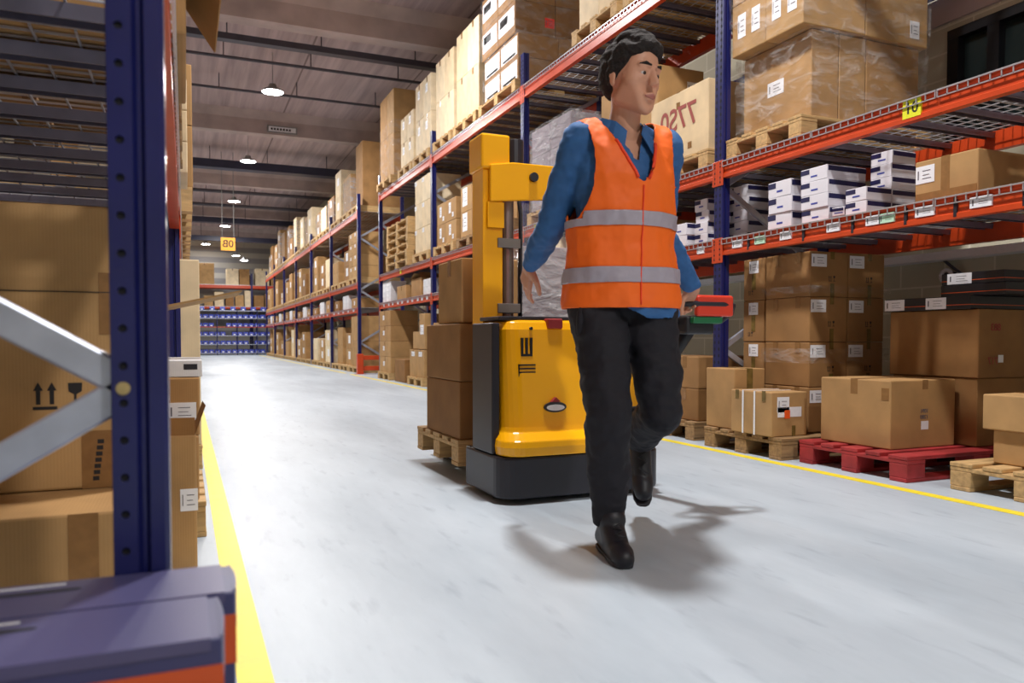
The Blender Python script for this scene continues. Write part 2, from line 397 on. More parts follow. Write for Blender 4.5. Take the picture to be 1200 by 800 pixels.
def arrows(root, dims, face, u, v, s):
    """printed this-way-up arrows over a bar, and a goblet"""
    lx, ly, lz = dims
    def P(a, b, o=.0012):
        z = lz*v+b
        if face == '-y': return (-lx/2+u*lx+a, -ly/2-o, z)
        if face == '-x': return (-lx/2-o, ly/2-u*ly-a, z)
        return (lx/2+o, -ly/2+u*ly+a, z)
    bm = bmesh.new()
    def poly(pts): bm.faces.new([bm.verts.new(P(*p)) for p in pts])
    for dx in (-.28*s, .28*s):
        poly([(dx-.09*s, -.5*s), (dx+.09*s, -.5*s), (dx+.09*s, .15*s), (dx-.09*s, .15*s)])
        poly([(dx-.2*s, .15*s), (dx+.2*s, .15*s), (dx, .55*s)])
    poly([(-.5*s, -.75*s), (.5*s, -.75*s), (.5*s, -.6*s), (-.5*s, -.6*s)])
    dx = 1.25*s
    poly([(dx-.3*s, .5*s), (dx+.3*s, .5*s), (dx+.28*s, .1*s), (dx+.05*s, -.05*s), (dx-.05*s, -.05*s), (dx-.28*s, .1*s)])
    poly([(dx-.05*s, -.05*s), (dx+.05*s, -.05*s), (dx+.05*s, -.6*s), (dx-.05*s, -.6*s)])
    poly([(dx-.28*s, -.75*s), (dx+.28*s, -.75*s), (dx+.28*s, -.6*s), (dx-.28*s, -.6*s)])
    me = bpy.data.meshes.new('m'); bm.to_mesh(me); bm.free(); me.materials.append(M['ink'])
    put('handling_print', me, root)

def stack(x0, y0, z0, d, n, where, noun='tan carton', m='card', group=None, tape=None, stick=None, jit=.003, cat='box', cols=None, alt=False, tape_m='tape', name='carton', inner=False, marks=()):
    """n = (nx, ny, nz) boxes of size d; every box its own object and label"""
    out = []
    nx, ny, nz = n
    yw = cols or {1: [''], 2: ['near column', 'far column'], 3: ['first column', 'second column', 'third column'], 4: ['first column', 'second column', 'third column', 'fourth column']}[ny]
    for i in range(nx):
        for j in range(ny):
            for k in range(nz):
                a = x0+i*(d[0]+G)+random.uniform(-jit, jit)*.5; b = y0+j*(d[1]+G)
                jj = random.uniform(-jit, jit)*.25
                if i > 0 and (j > 0 or not inner): continue      # nothing of these shows from the aisle
                w = ' '.join(t for t in (TIER[nz][k] if nz > 1 else '', noun) if t)+', '+' '.join(t for t in (yw[j], 'inner row' if i > 0 else ('aisle row' if nx > 1 and j == 0 else '')) if t)+(', ' if yw[j] or i > 0 or nx > 1 else '')+where
                z = z0+k*(d[2]+.0015)
                out.append(carton(a, b+jj, z, a+d[0], b+d[1]+jj, z+d[2], w, m if not alt else (m, alt)[(i+j+k) % 2], tape, [s for s in (stick or ()) if not (i > 0 and s[0] == '-x') and not (j > 0 and s[0] == '-y')], group, tape_m=tape_m, cat=cat, name=name, marks=[s for s in marks if not (j > 0 and s[0] == '-y')]))
    return out

_pal = {}
def pallet(x0, y0, x1, y1, z, label, m='wood', group='wooden pallets', rz=0):
    """three-way block pallet, short side to the aisle: boards, blocks and runners are parts"""
    lx, ly = round(x1-x0, 3), round(y1-y0, 3); key = (lx, ly, m)
    if key not in _pal:
        L = {}
        def one(nm, b):
            bm = bmesh.new(); box(bm, *b); L.setdefault(nm, []).append(mesh(bm, m, bevel=.004))
        for i in range(5):
            w = .125 if i in (0, 2, 4) else .1; c = -ly/2+w/2+(ly-w)*i/4 if i in (0, 4) else -ly/2+.0625+(ly-.125)*i/4
            one('deck_board', (-lx/2, c-w/2, .122, lx/2, c+w/2, .144))
        for i in (-1, 0, 1):
            cx = i*(lx/2-.0725); one('cross_board', (cx-.07, -ly/2+.001, .1, cx+.07, ly/2-.001, .122))
            cy = i*(ly/2-.06); one('runner', (-lx/2, cy-.055, 0, lx/2, cy+.055, .022))
            for j in (-1, 0, 1):
                cx = j*(lx/2-.0725); one('block', (cx-.07, cy-.058, .022, cx+.07, cy+.058, .1))
        _pal[key] = L
    t = thing('pallet', label, 'pallet', ((x0+x1)/2, (y0+y1)/2, z), rz, group)
    for nm, ms in _pal[key].items():
        for me in ms: put(nm, me, t)
    return t

_spal = {}
def far_pallet(x0, y0, x1, y1, z, label, m='wood', group='wooden pallets'):
    lx, ly = round(x1-x0, 3), round(y1-y0, 3)
    if (lx, ly, m) not in _spal:
        h = ly/2; bm = bmesh.new()
        prism(bm, [(-h, 0), (-h+.12, 0), (-h+.12, .1), (-.06, .1), (-.06, 0), (.06, 0), (.06, .1), (h-.12, .1), (h-.12, 0), (h, 0), (h, .144), (-h, .144)], 'x', -lx/2, lx/2)
        _spal[(lx, ly, m)] = mesh(bm, m)
    o = put('pallet', _spal[(lx, ly, m)], None, ((x0+x1)/2, (y0+y1)/2, z))
    return tag(o, label, 'pallet', group)

def wrap(x0, y0, z0, x1, y1, z1, label, m='film', waist=.0, group='stretch film wraps', e=.012, seed=0):
    """stretch film hugging a load: an open sleeve with creased sides"""
    bm = bmesh.new(); n = 14; k = 12
    pts = []
    for (ax, ay), (bx, by) in (((x0,y0),(x1,y0)), ((x1,y0),(x1,y1)), ((x1,y1),(x0,y1)), ((x0,y1),(x0,y0))):
        for i in range(k): pts.append((ax+(bx-ax)*i/k, ay+(by-ay)*i/k))
    cx, cy = (x0+x1)/2, (y0+y1)/2
    rows = []
    for r in range(n+1):
        z = z0+(z1-z0)*r/n; row = []
        for i, (px, py) in enumerate(pts):
            p = Vector((px, py, z)); f = e+.010*noise.noise(Vector((px*6, py*6, z*9+seed)))
            d = Vector((px-cx, py-cy, 0)); d = Vector((math.copysign(1, d.x) if abs(abs(px-cx)-(x1-x0)/2) < 1e-4 else 0, math.copysign(1, d.y) if abs(abs(py-cy)-(y1-y0)/2) < 1e-4 else 0, 0))
            if d.x: p.x += d.x*max(f, .004)
            if d.y: p.y += d.y*max(f, .004)
            row.append(bm.verts.new(p))
        rows.append(row)
    for a, b in zip(rows, rows[1:]):
        for i in range(len(a)): j = (i+1) % len(a); bm.faces.new((a[i], a[j], b[j], b[i]))
    bmesh.ops.translate(bm, vec=(-cx, -cy, -z0), verts=bm.verts)
    o = put('stretch_wrap', mesh(bm, m, smooth=True), None, (cx, cy, z0))
    return tag(o, label, 'plastic wrap', group)

# ------------------------------------------------------------------ pallet racking
DEPTH = 1.1
LV = {1: (1.412, 1.53), 2: (1.986, 2.105), 3: (3.625, 3.765)}
_deck = {}
def deck_meshes(side, w, step=.055):
    key = (side, round(w, 3), step)
    if key in _deck: return _deck[key]
    bm = bmesh.new(); t = .0028; nx = max(2, int(w/step))
    s = side
    def b(xa, ya, za, xb, yb, zb): box(bm, min(s*xa, s*xb), ya, za, max(s*xa, s*xb), yb, zb)
    for i in range(nx+1):
        y = i*w/nx
        b(-.004, y-t, .0, DEPTH, y+t, 2*t)
        b(-.010, y-t, -.038, -.004, y+t, 2*t)
    for i in range(12):
        x = .02+i*(DEPTH-.04)/11; b(x-t, 0, -2*t, x+t, w, 0)
    b(-.010, 0, -.040, -.004, w, -.034); b(-.012, 0, -.004, -.004, w, .004)
    wires = mesh(bm, 'wire')
    bars = []
    for i in range(3):
        y = w*(.16+.34*i); bm = bmesh.new()
        prism(bm, [(y-.035, -.010), (y+.035, -.010), (y+.028, -.042), (y+.022, -.042), (y+.026, -.016), (y-.026, -.016), (y-.022, -.042), (y-.028, -.042)], 'x', min(s*.05, s*(DEPTH-.05)), max(s*.05, s*(DEPTH-.05)))
        bars.append(mesh(bm, 'deck_bar'))
    _deck[key] = (wires, bars)
    return _deck[key]

def perforated(bm, x0, x1, z0, z1, pitch, cols, hw, hh, y, t):
    """sheet in the xz plane with real octagonal holes, one per pitch and column, thickness t towards +y"""
    n = int((z1-z0)/pitch); cw = (x1-x0)/cols
    for c in range(cols):
        for k in range(n):
            a, b = x0+c*cw, x0+(c+1)*cw; za, zb = z0+k*pitch, z0+(k+1)*pitch
            mx, mz = (a+b)/2, (za+zb)/2
            q = [bm.verts.new((p[0], y, p[1])) for p in ((a,za),(b,za),(b,zb),(a,zb))]
            o = []; i2 = []
            for i in range(8):
                g = R(-112.5+45*i)
                o.append(bm.verts.new((mx+hw*math.cos(g), y, mz+hh*math.sin(g))))
                i2.append(bm.verts.new((mx+hw*math.cos(g), y+t, mz+hh*math.sin(g))))
            for s in range(4):
                bm.faces.new((q[s], q[(s+1)%4], o[(2*s+1)%8], o[2*s])); bm.faces.new((q[s], o[2*s], o[(2*s-1)%8]))
            for i in range(8): bm.faces.new((o[i], o[(i+1)%8], i2[(i+1)%8], i2[i]))
    bmesh.ops.remove_doubles(bm, verts=bm.verts, dist=1e-5)

def scallop(bm, xa, xb, yc, zs, hw, hh, neck=.0008):
    """a column of slots as one strip: each slot joined to the next by a hairline"""
    l, r = [], []
    for z in zs:
        r += [(yc+neck, z-hh), (yc+hw, z-hh*.6), (yc+hw, z+hh*.6), (yc+neck, z+hh)]
        l += [(yc-neck, z-hh), (yc-hw, z-hh*.6), (yc-hw, z+hh*.6), (yc-neck, z+hh)]
    prism(bm, r+l[::-1], 'x', xa, xb)

def upright_profile(xf, s, yc, hw=.05, d=.070):
    """omega section: front lobe, groove, rear lobe with the bracing holes"""
    p = [(0,-hw+.006), (0,hw-.006), (.006,hw), (.024,hw), (.029,hw-.012), (.034,hw-.012), (.039,hw-.002), (d,hw-.002), (d,-hw+.002), (.039,-hw+.002), (.034,-hw+.012), (.029,-hw+.012), (.024,-hw), (.006,-hw)]
    return [(xf+s*a, yc+b) for a, b in p]

def rack(label, xf, s, Ys, bays, levels, nodes0=.715, top=4.15, decks=4, far=False, detail=()):
    root = thing('pallet_rack', label, 'storage rack', (xf, Ys[0], 0))
    xr = xf+s*DEPTH
    A = lambda a, b: (min(a, b), max(a, b))
    for Y in Ys:
        for k, x in ((0, xf), (1, xr)):
            bm = bmesh.new(); ss = s if k == 0 else -s
            prism(bm, upright_profile(x, ss, Y), 'z', .006, top)
            u = obj('upright', bm, 'navy', root)
            xa, xb = A(x-ss*.02, x+ss*.12); part('foot_plate', u, 'navy', (xa, Y-.07, 0, xb, Y+.07, .006))
            if (Y, k) in detail: detail[(Y, k)](u, x, Y, ss)
        # zigzag bracing between the two posts of the frame
        z = nodes0-1.22 if nodes0 > 1.22 else nodes0-.61; fr = nodes0 > 1.22
        z = nodes0-.61; fr = False                     # a rear node lies .61 m below each front node
        while z+.61 < top:
            a = (xf+s*.045, Y, z) if fr else (xr-s*.045, Y, z); b = (xr-s*.045, Y, z+.61) if fr else (xf+s*.045, Y, z+.61)
            bm = bmesh.new(); bar(bm, a, b, .045, .026, up=(0,1,0))
            obj('brace', bm, 'galv', root, bevel=.004 if not far else 0); z += .61; fr = not fr
    front_of = {}
    for bi, (ya, yb) in enumerate(bays):
        a, b = ya+.05, yb-.05
        for L in levels:
            zb, zt = LV[L]
            prof = [(0,zb), (0,zb+.026), (.010,zb+.032), (.010,zt-.022), (0,zt-.016), (0,zt), (.05,zt), (.05,zb)]
            for k in (0, 1):
                bm = bmesh.new(); x = xf if k == 0 else xr; ss = s if k == 0 else -s
                prism(bm, [(x+ss*p[0], p[1]) for p in prof], 'y', a, b)
                bo = obj('beam', bm, 'orange', root)
                if not far or k == 0:
                    for c, (q, r) in enumerate(((ya+.001, a+.012), (b-.012, yb-.001))):
                        xa, xb = A(x-ss*.006, x-ss*.0005); bm = bmesh.new(); box(bm, xa, q, zb-.055, xb, r, zt+.012)
                        co = obj('connector', bm, 'orange', bo, bevel=.0015)
                        if not far and k == 0:
                            b2 = bmesh.new(); xh = x-ss*.0072
                            xa, xb = A(xh, xh+ss*.001); scallop(b2, xa, xb, (q+r)/2, (zb-.03, zb+.005, zb+.045, zb+.085, zt-.01), .006, .009)
                            obj('slot_pattern', b2, 'hole', co)
                if k == 0: front_of[(bi, L)] = bo
            w = (b-a)/decks
            wires, bars = deck_meshes(s, w-.012, .055 if not far else .11)
            for i in range(decks):
                org = Vector((xf, a+i*w+.006, zt))-root.location
                d = put('wire_deck', wires, root, org)
                if not far:
                    for me in bars: put('support_bar', me, d)
    return root, front_of
# ------------------------------------------------------------------ the rack behind the truck: frames, beams, decks
XF = 3.7
D1, D2, D3 = LV[1][1]+.009, LV[2][1]+.009, LV[3][1]+.009
PY = [1.09, 4.74, 8.39, 12.04, 15.69]

def slots_front(u, x, Y, s):
    """two rows of keyholes down the aisle face of the post"""
    for c in (-.024, .024):
        bm = bmesh.new(); scallop(bm, x-.0012, x+.0002, Y+c, [.11+.05*k for k in range(80)], .008, .013); obj('slot_pattern', bm, 'hole', u)
rackA, FA = rack('long navy and orange pallet rack behind the yellow truck and the person', XF, 1, PY,
                 list(zip(PY, PY[1:])), (1, 2, 3), detail={(4.74, 0): slots_front, (8.39, 0): slots_front})
PB = [17.85+3.65*i for i in range(7)]
rackB, FB = rack('distant run of navy and orange pallet rack beyond the cross passage', XF, 1, PB, list(zip(PB, PB[1:])), (1, 2, 3), far=True, decks=2)

# paper location tags and dark dividers on the label beams
def beam_tag(bo, y, L, m='paper', w=.062, h=.055, mark=True, z=None):
    zb, zt = LV[L]; zc = (zb+zt)/2+.006 if z is None else z
    bm = bmesh.new(); box(bm, XF-.0015, y-w*.68, zc-h/2, XF+.0105, y+w*.68, zc+h/2)
    s = obj('label_sticker', bm, m, bo)
    if mark:
        b2 = bmesh.new(); box(b2, XF-.0022, y+w*.44, zc-h*.3, XF-.0014, y+w*.52, zc+h*.3)
        for k in range(3): box(b2, XF-.0022, y-w*.45, zc+h*(.2-.2*k), XF-.0014, y+w*.12, zc+h*(.23-.2*k))
        obj('label_print', b2, 'ink_grey', s)
    return s
def divider(bo, y, L):
    zb, zt = LV[L]; bm = bmesh.new(); box(bm, XF-.001, y-.009, zb+.008, XF+.011, y+.009, zt-.006); obj('divider_strip', bm, 'charcoal', bo)
b0 = FA[(0, 1)]
for y, m in ((4.52, 'paper'), (4.28, 'paper_green'), (4.03, 'paper'), (3.62, 'paper'), (3.32, 'paper'), (3.225, 'paper_green'), (2.98, 'paper'), (2.66, 'paper'), (2.32, 'paper_green')):
    beam_tag(b0, y, 1, m, .075 if y > 3 else .085)
for y in (4.40, 3.87, 3.47, 3.10, 2.80, 2.44): divider(b0, y, 1)
beam_tag(FA[(1, 1)], 4.95, 1)
for bi, ys in ((1, (5.4, 5.8, 6.3, 6.9, 7.4, 8.0)), (2, (8.75, 9.1, 9.4, 9.75, 10.1, 10.5, 10.9, 11.3, 11.6)), (3, (12.3, 12.6, 12.85, 13.2, 13.5, 13.9, 14.2, 14.6, 14.9, 15.3))):
    for y in ys: beam_tag(FA[(bi, 1)], y, 1, mark=False)
for bi in range(6):
    for k in range(5): beam_tag(FB[(bi, 1)], PB[bi]+.5+.65*k, 1, mark=False, w=.1)
sg = beam_tag(FA[(0, 2)], 3.07, 2, 'paper_yellow', .085, .10, mark=False, z=2.055)
text('code_lettering', '01', .085, 'ink', sg, Vector((XF-.0022, 3.07, 2.055))-rackA.location, '-x')
for bi, y in ((1, 8.0), (2, 9.0), (3, 14.0)): beam_tag(FA[(bi, 2)], y, 2, 'paper_yellow', .06, .09, mark=False)

# ---- first bay, floor
pallet(3.6, 2.98, 4.8, 3.78, 0, 'red painted pallet under the lone tan carton', 'wood_red', None)
c = carton(3.72, 3.2, .146, 4.26, 3.72, .545, 'plain tan carton standing on the red pallet', 'card', 'x', (('-y', .52, .33, .06, .05, 'paper', False), ('-y', .52, .93, .045, .055, 'tape', False, 'tape'), ('-x', .93, .80, .05, .07, 'tape', False, 'tape')), rz=R(.5))
text('printed_code', '1091', .034, 'ink_grey', c, (.005, -.2625, .215), '-y'); text('printed_code', '1280', .034, 'ink_grey', c, (.005, -.2625, .18), '-y')
c = carton(4.3, 3.09, .146, 4.8, 3.68, .551, 'brown carton on the red pallet behind the lone tan carton', 'card_dark')
c = carton(4.29, 3.08, .5525, 4.8, 3.7, .962, 'large brown carton under the thin black boxes', 'card_dark', None, (('-y', .38, .28, .045, .045, 'paper', False),))
text('handwriting', '883', .06, 'ink_red', c, (-.11, -.312, .30), '-y')
text('handwriting', '717', .06, 'ink_red', c, (-.13, -.312, .10), '-y')
def thin_black(x0, y0, z0, x1, y1, z1, label, st):
    o = carton(x0, y0, z0, x1, y1, z1, label, 'blackbox', None, st, 'thin black boxes')
    lx, ly, lz = x1-x0, y1-y0, z1-z0; bm = bmesh.new(); box(bm, -lx/2-.001, -ly/2-.001, lz*.30, lx/2+.001, ly/2+.001, lz*.36); put('printed_line', mesh(bm, 'orangebox'), o)
thin_black(4.27, 3.12, .9635, 4.8, 3.72, 1.043, 'lowest thin black box, two white labels on its long side', (('-x', .12, .5, .15, .07), ('-x', .62, .5, .14, .07)))
thin_black(4.34, 2.96, 1.0445, 4.8, 3.37, 1.115, 'middle thin black box of the pile on the brown carton', ())
thin_black(4.345, 2.97, 1.1165, 4.8, 3.37, 1.187, 'topmost thin black box of the pile on the brown carton', (('-x', .3, .5, .16, .065),))
pallet(3.68, 2.0, 4.88, 2.79, 0, 'bare wood pallet carrying the box with a hand hole', 'wood', None)
c = carton(3.83, 2.2, .146, 4.3, 2.66, .318, 'tan box with an oval hand hole under its lid', 'card', None, (('-y', .32, .55, .06, .10),))
c2 = carton(3.80, 2.17, .3195, 4.33, 2.70, .50, 'deep tan lid box resting on the hand-hole box', 'card', 'y')
bm = bmesh.new()
hp = [(.05*math.cos(R(a))*.35+(.012 if False else 0), .05*math.sin(R(a))) for a in range(0, 360, 20)]
v1 = [bm.verts.new((-.10+p[0], -.2312, .095+p[1])) for p in hp]; bm.faces.new(v1)
put('hand_hole', mesh(bm, 'hole'), c)

pallet(3.52, 3.85, 4.72, 4.65, 0, 'weathered pallet under the strapped carton and the tall stack', 'wood_old', None)
c = carton(3.5, 3.92, .146, 3.8, 4.32, .437, 'tan carton bound with two white straps', 'card', None, (('-y', .32, .72, .10, .10), ('-y', .5, .55, .20, .065, 'paper', False), ('-y', .42, .50, .045, .055, 'paper_orange', False, 'label_sticker', .0065), ('-x', .16, .90, .035, .06, 'tape_green', False, 'tape'), ('-x', .82, .90, .035, .07, 'tape_green', False, 'tape'), ('-y', .62, .12, .03, .07, 'tape_green', False, 'tape')), rz=0)
for k, y in enumerate((.075, -.04)):
    bm = bmesh.new(); L, hz = .1525, .2915
    prism(bm, [(-L-.002, 0), (-L-.002, hz+.002), (L+.002, hz+.002), (L+.002, 0), (L, 0), (L, hz), (-L, hz), (-L, 0)], 'y', y-.007, y+.007)
    put('strap', mesh(bm, 'strap'), c)
carton(3.55, 4.35, .146, 3.82, 4.665, .576, 'tan carton with full-height green tape beside the strapped carton', 'card', 'y', drop=.42, tape_m='tape_green')
stk = [('-y', .225, .80, .135, .085), ('-x', .25, .86, .045, .085, 'tape', False, 'tape'), ('-x', .75, .88, .045, .075, 'tape', False, 'tape'), ('-y', .58, .15, .035, .09, 'tape_green', False, 'tape'), ('-y', .58, .92, .035, .05, 'tape_green', False, 'tape')]
stack(3.90, 4.01, .146, (.340, .43, .308), (2, 1, 4), 'of the four-tier stack', 'labelled carton', 'card_dark', 'four-tier carton stack', None, stk, jit=.003, inner=True, marks=(('-y', .52, .42, .030),))
stack(3.92, 4.475, .146, (.30, .23, .308), (1, 1, 4), 'narrow column behind the four-tier stack', 'labelled carton', 'card_dark', 'narrow carton column', None, (('-x', .5, .8, .10, .09), ('-x', .5, .45, .04, .12, 'tape_green', False, 'tape')), jit=.006, marks=(('-x', .30, .20, .025),))
wrap(3.89, 4.0, .62, 4.61, 4.45, .72, 'taut band of film around the four-tier stack', e=.014, seed=3)
wrap(3.89, 4.0, 1.10, 4.61, 4.45, 1.15, 'upper band of film around the four-tier stack', e=.014, seed=5)

# ---- second bay, floor (behind the truck)
for k, (y, h, mm) in enumerate(((4.88, .50, 'card_dark'), (5.86, .62, 'card'))):
    wd = ('dark wrapped carton beside the navy post', 'carton behind the driver legs', 'carton past the mast')[k]
    pallet(3.6, y, 4.8, y+.8, 0, 'pallet in the second bay under the ' + wd, 'wood_old', None)
    stack(3.66, y+.03, .146, (.52, .36, h/2), (2, 2 if k == 0 else 1, 2), 'of the second bay floor, pallet %s' % ('one', 'two', 'three')[k], 'brown carton', mm, 'second bay floor stacks', 'x', inner=k == 0)
# ---- first bay, label shelf: white paper boxes
def paper_box(x0, y0, z0, lx, ly, lz, label, group, rz=0, tilt=0):
    bm = bmesh.new(); box(bm, -lx/2, -ly/2, 0, lx/2, ly/2, lz)
    o = put('paper_box', mesh(bm, 'paper_box', bevel=.003), None, (x0+lx/2, y0+ly/2, z0)); tag(o, label, 'box', group)
    o.rotation_euler = (0, tilt, rz)
    b2 = bmesh.new(); e = .0012       # navy band round the lid, open at the middle of the aisle end
    z0b, z1b = lz*.58, lz*.93
    box(b2, -lx/2+.01, -ly/2-e, z0b, lx/2+e, -ly/2, z1b)
    box(b2, lx/2, -ly/2, z0b, lx/2+e, ly/2, z1b)
    put('printed_band', mesh(b2, 'band_navy'), o)
    b3 = bmesh.new(); box(b3, -lx/2-e, ly/2-.075, z0b, -lx/2, ly/2, z1b); put('printed_tab', mesh(b3, 'band_navy'), o)
    b4 = bmesh.new(); box(b4, -lx/2-e, -.03, lz*.3, -lx/2, .025, lz*.42)
    put('printed_mark', mesh(b4, 'bin_blue'), o)
    return o
def paper_stack(x, y, z, lx, ly, lz, n, where, jit=.008):
    for k in range(n):
        nm = TIER[n][k]
        paper_box(x+random.uniform(-jit, jit), y+random.uniform(-jit, jit), z+k*(lz+.001), lx, ly, lz, '%s white navy-banded paper box %s' % (nm, where), 'white paper boxes', R(random.uniform(-1.5, 1.5)))
paper_stack(3.75, 4.03, D1, .31, .22, .107, 3, 'in the three-high stack next to the navy post')
paper_stack(3.75, 3.71, D1, .33, .225, .087, 4, 'in the four-high stack mid shelf')
paper_box(3.74, 3.605, D1+.025, .20, .08, .05, 'small white box lying loose before the four-high paper stack', None, R(14), R(-8))
paper_stack(3.755, 3.42, D1, .205, .155, .079, 2, 'in the low stack beside the loose small box', .002)
paper_stack(3.97, 3.43, D1, .205, .155, .079, 5, 'in the five-high stack next to the taped carton', .002)
paper_stack(4.08, 4.86, D1, .33, .24, .092, 5, 'in the shaded stack behind the frame brace')
paper_stack(3.82, 5.02, D1, .22, .16, .09, 4, 'in the stack seen past the navy post', .004)
paper_stack(3.76, 5.22, D1, .24, .2, .095, 2, 'in the short stack beside the orange vest')
carton(3.76, 2.72, D1, 4.42, 3.09, 1.766, 'tan carton with a white label beside the white paper boxes', 'card', 'x', (('-x', .17, .66, .115, .095), ('-x', .5, .10, .36, .05, 'tape', False, 'tape')), drop=.21)
carton(4.36, 3.14, D1, 4.78, 3.5, 1.86, 'taller brown carton standing behind the taped carton', 'card', 'y')
carton(3.8, 1.5, D1, 4.5, 2.5, 1.80, 'tan carton at the very end of the label shelf', 'card', 'x')

# ---- first bay, middle level: the big film-wrapped load
pallet(3.72, 3.92, 4.92, 4.68, D2, 'pallet under the large film-wrapped load', 'wood', None)
bz = D2+.146
for k, (a, b) in reversed(list(enumerate(((3.86, 4.10), (4.105, 4.345), (4.35, 4.86))))):
    low0 = carton(a, 3.98, bz, b, 4.65, bz+.59, ('narrow lower carton of the wrapped load at its aisle corner', 'second narrow lower carton of the wrapped load', 'wide lower carton of the wrapped load')[k], 'card', None)
for k, (a, b) in enumerate(((3.75, 4.30), (4.305, 4.90))):
    for j in range(2):
        for q in range(2):
            carton(a, 3.945+.356*j, bz+.595+.37*q, b, 4.297+.356*j, bz+.963+.37*q, '%s upper carton of the wrapped load, %s, %s' % (('lower', 'highest')[q], ('aisle side', 'wall side')[k], ('near corner', 'beside the navy post')[j]), 'card', None,
                   (('-x', .3, .55, .085, .17), ('-x', .72, .55, .085, .17)) if k == 0 else (('-y', .78, .3, .09, .12),))
wrap(3.75, 3.945, bz+.602, 4.9, 4.655, bz+1.33, 'film round the upper half of the large wrapped load', e=.012, seed=11)
wrap(3.82, 3.95, bz+.004, 4.88, 4.66, bz+.59, 'loose film round the lower half of the large wrapped load', e=.016, seed=17)
sticker(low0, (.24, .68, .59), '-x', .50, .50, .16, .10, 'paper', name='delivery_note')

# ---- second bay, middle level
pallet(3.72, 4.9, 4.92, 5.74, D2, 'pale pallet under the carton with red handwriting', 'wood', None)
c = carton(3.76, 4.94, D2+.146, 4.4, 5.74, D2+.70, 'tan carton with big red handwriting', 'card_pale', 'x', (('-x', .7, .16, .05, .05, 'tape', False),), drop=.14)
text('handwriting', '77S0', .26, 'ink_red', c, (-.324, .0, .33), '-x')
pallet(3.85, 5.82, 4.92, 6.95, D2, 'pallet beside the carton with red handwriting', 'wood_old', None)
carton(3.92, 5.88, D2+.146, 4.42, 6.9, D2+1.13, 'tall brown carton behind the person head', 'card', 'x', (('-y', .75, .82, .12, .12),), drop=.2, marks=(('-x', .88, .25, .05),))
pallet(3.72, 7.22, 4.92, 8.3, D2, 'pallet under the milky wrapped crates', 'wood', None)
stack(3.76, 7.26, D2+.146, (.52, .49, .31), (2, 2, 3), 'under the milky film', 'grey carton', 'card_grey', 'milky wrapped crates', None, jit=.002)
wrap(3.76, 7.26, D2+.150, 4.82, 8.26, D2+1.10, 'milky bubble film over the grey cartons', 'film_milky', e=.012, seed=23)
# ---- second bay, label shelf, mostly behind the person
for k, y in enumerate((6.0, 6.75, 7.5)):
    carton(3.76, y, D1, 4.5, y+.62, D1+.36, ('tan carton on the label shelf behind the vest', 'tan carton on the label shelf behind the sleeve', 'pale carton on the label shelf by the mast top')[k], ('card', 'card', 'card_pale')[k], 'x')
# ---- second bay, top level
for k, (y, mm) in enumerate(((5.2, 'card_pale'), (6.2, 'card_pale'))):
    wd = ('second cream load from the mast side', 'cream load directly above the person')[k]
    pallet(3.68, y, 4.88, y+.9, D3, 'pallet under the ' + wd, 'wood', None)
    stack(3.74, y+.03, D3+.146, (.54, .40, .42), (2, 2, 1+k), 'of the ' + wd, 'cream carton', mm, 'cream loads on the top level', None, inner=k == 1)
# ---- third bay
pallet(3.68, 8.56, 4.88, 9.82, D3, 'pallet under the red-printed wrapped load', 'wood', None)
for z0, z1, off in ((D3+.146, D3+.72, 0.0), (D3+.74, D3+1.55, .09)):
    up = stack(3.74-.0, 8.6+off, z0, (.54, .56, (z1-z0)/2-.003), (2, 2, 2), 'of the %s half of the red-printed load' % ('lower' if off == 0 else 'upper'), 'dark brown carton', 'card_dark', 'red-printed wrapped load', None, jit=.0, inner=True,
          stick=(('-x', .5, .55, .5, .24, 'paper', False), ('-x', .35, .62, .26, .10, 'paper_red', False)) if off else (('-x', .5, .5, .5, .22, 'paper', False), ('-x', .5, .2, .4, .03, 'band_navy', False)))
wrap(3.74, 8.6, D3+.150, 4.84, 9.74, D3+.73, 'film round the lower half of the red-printed load', e=.015, seed=31)
wrap(3.74, 8.69, D3+.75, 4.84, 9.83, D3+1.55, 'film round the upper half of the red-printed load', e=.010, seed=37)
sticker(up[0], (.54, .56, .402), '-y', .86, .45, .13, .12, 'paper_red', name='notice')['label'] = 'bright red square notice'
pallet(3.68, 9.92, 4.88, 10.9, D3, 'pallet under the tall cream stack of the third bay', 'wood', None)
stack(3.74, 9.95, D3+.146, (.54, .46, .65), (2, 2, 2), 'of the tall cream stack', 'cream carton', 'card_pale', 'tall cream stack', 'x')
pallet(3.68, 11.0, 4.88, 11.92, D3, 'pallet under the cream stack beside the third post', 'wood', None)
stack(3.74, 11.02, D3+.146, (.54, .43, .62), (2, 2, 2), 'of the cream stack beside the third post', 'cream carton', 'card_pale', 'cream stack beside the third post', 'x')
pallet(3.68, 10.9, 4.88, 11.9, D2, 'pallet of the cartons beyond the mast, middle level', 'wood', None)
stack(3.74, 10.93, D2+.146, (.54, .46, .33), (2, 2, 2), 'on the middle level just past the mast', 'labelled tan carton', 'card', 'middle level cartons past the mast', None, (('-x', .4, .6, .10, .16), ('-x', .7, .25, .07, .07)))
pallet(3.68, 9.75, 4.88, 10.75, D2, 'blue-shaded pallet beside the mast on the middle level', 'wood_old', None)
stack(3.74, 9.78, D2+.146, (.54, .46, .36), (2, 2, 2), 'on the middle level hidden by the mast', 'white-fronted carton', 'card', 'cartons hidden by the mast', None, (('-x', .4, .6, .2, .26),))
pallet(3.68, 8.6, 4.88, 9.6, D2, 'pallet behind the grey lift cylinder', 'wood_old', None)
stack(3.74, 8.63, D2+.146, (.54, .46, .42), (2, 2, 2), 'seen past the grey lift cylinder', 'tan carton', 'card', 'cartons past the lift cylinder', None)
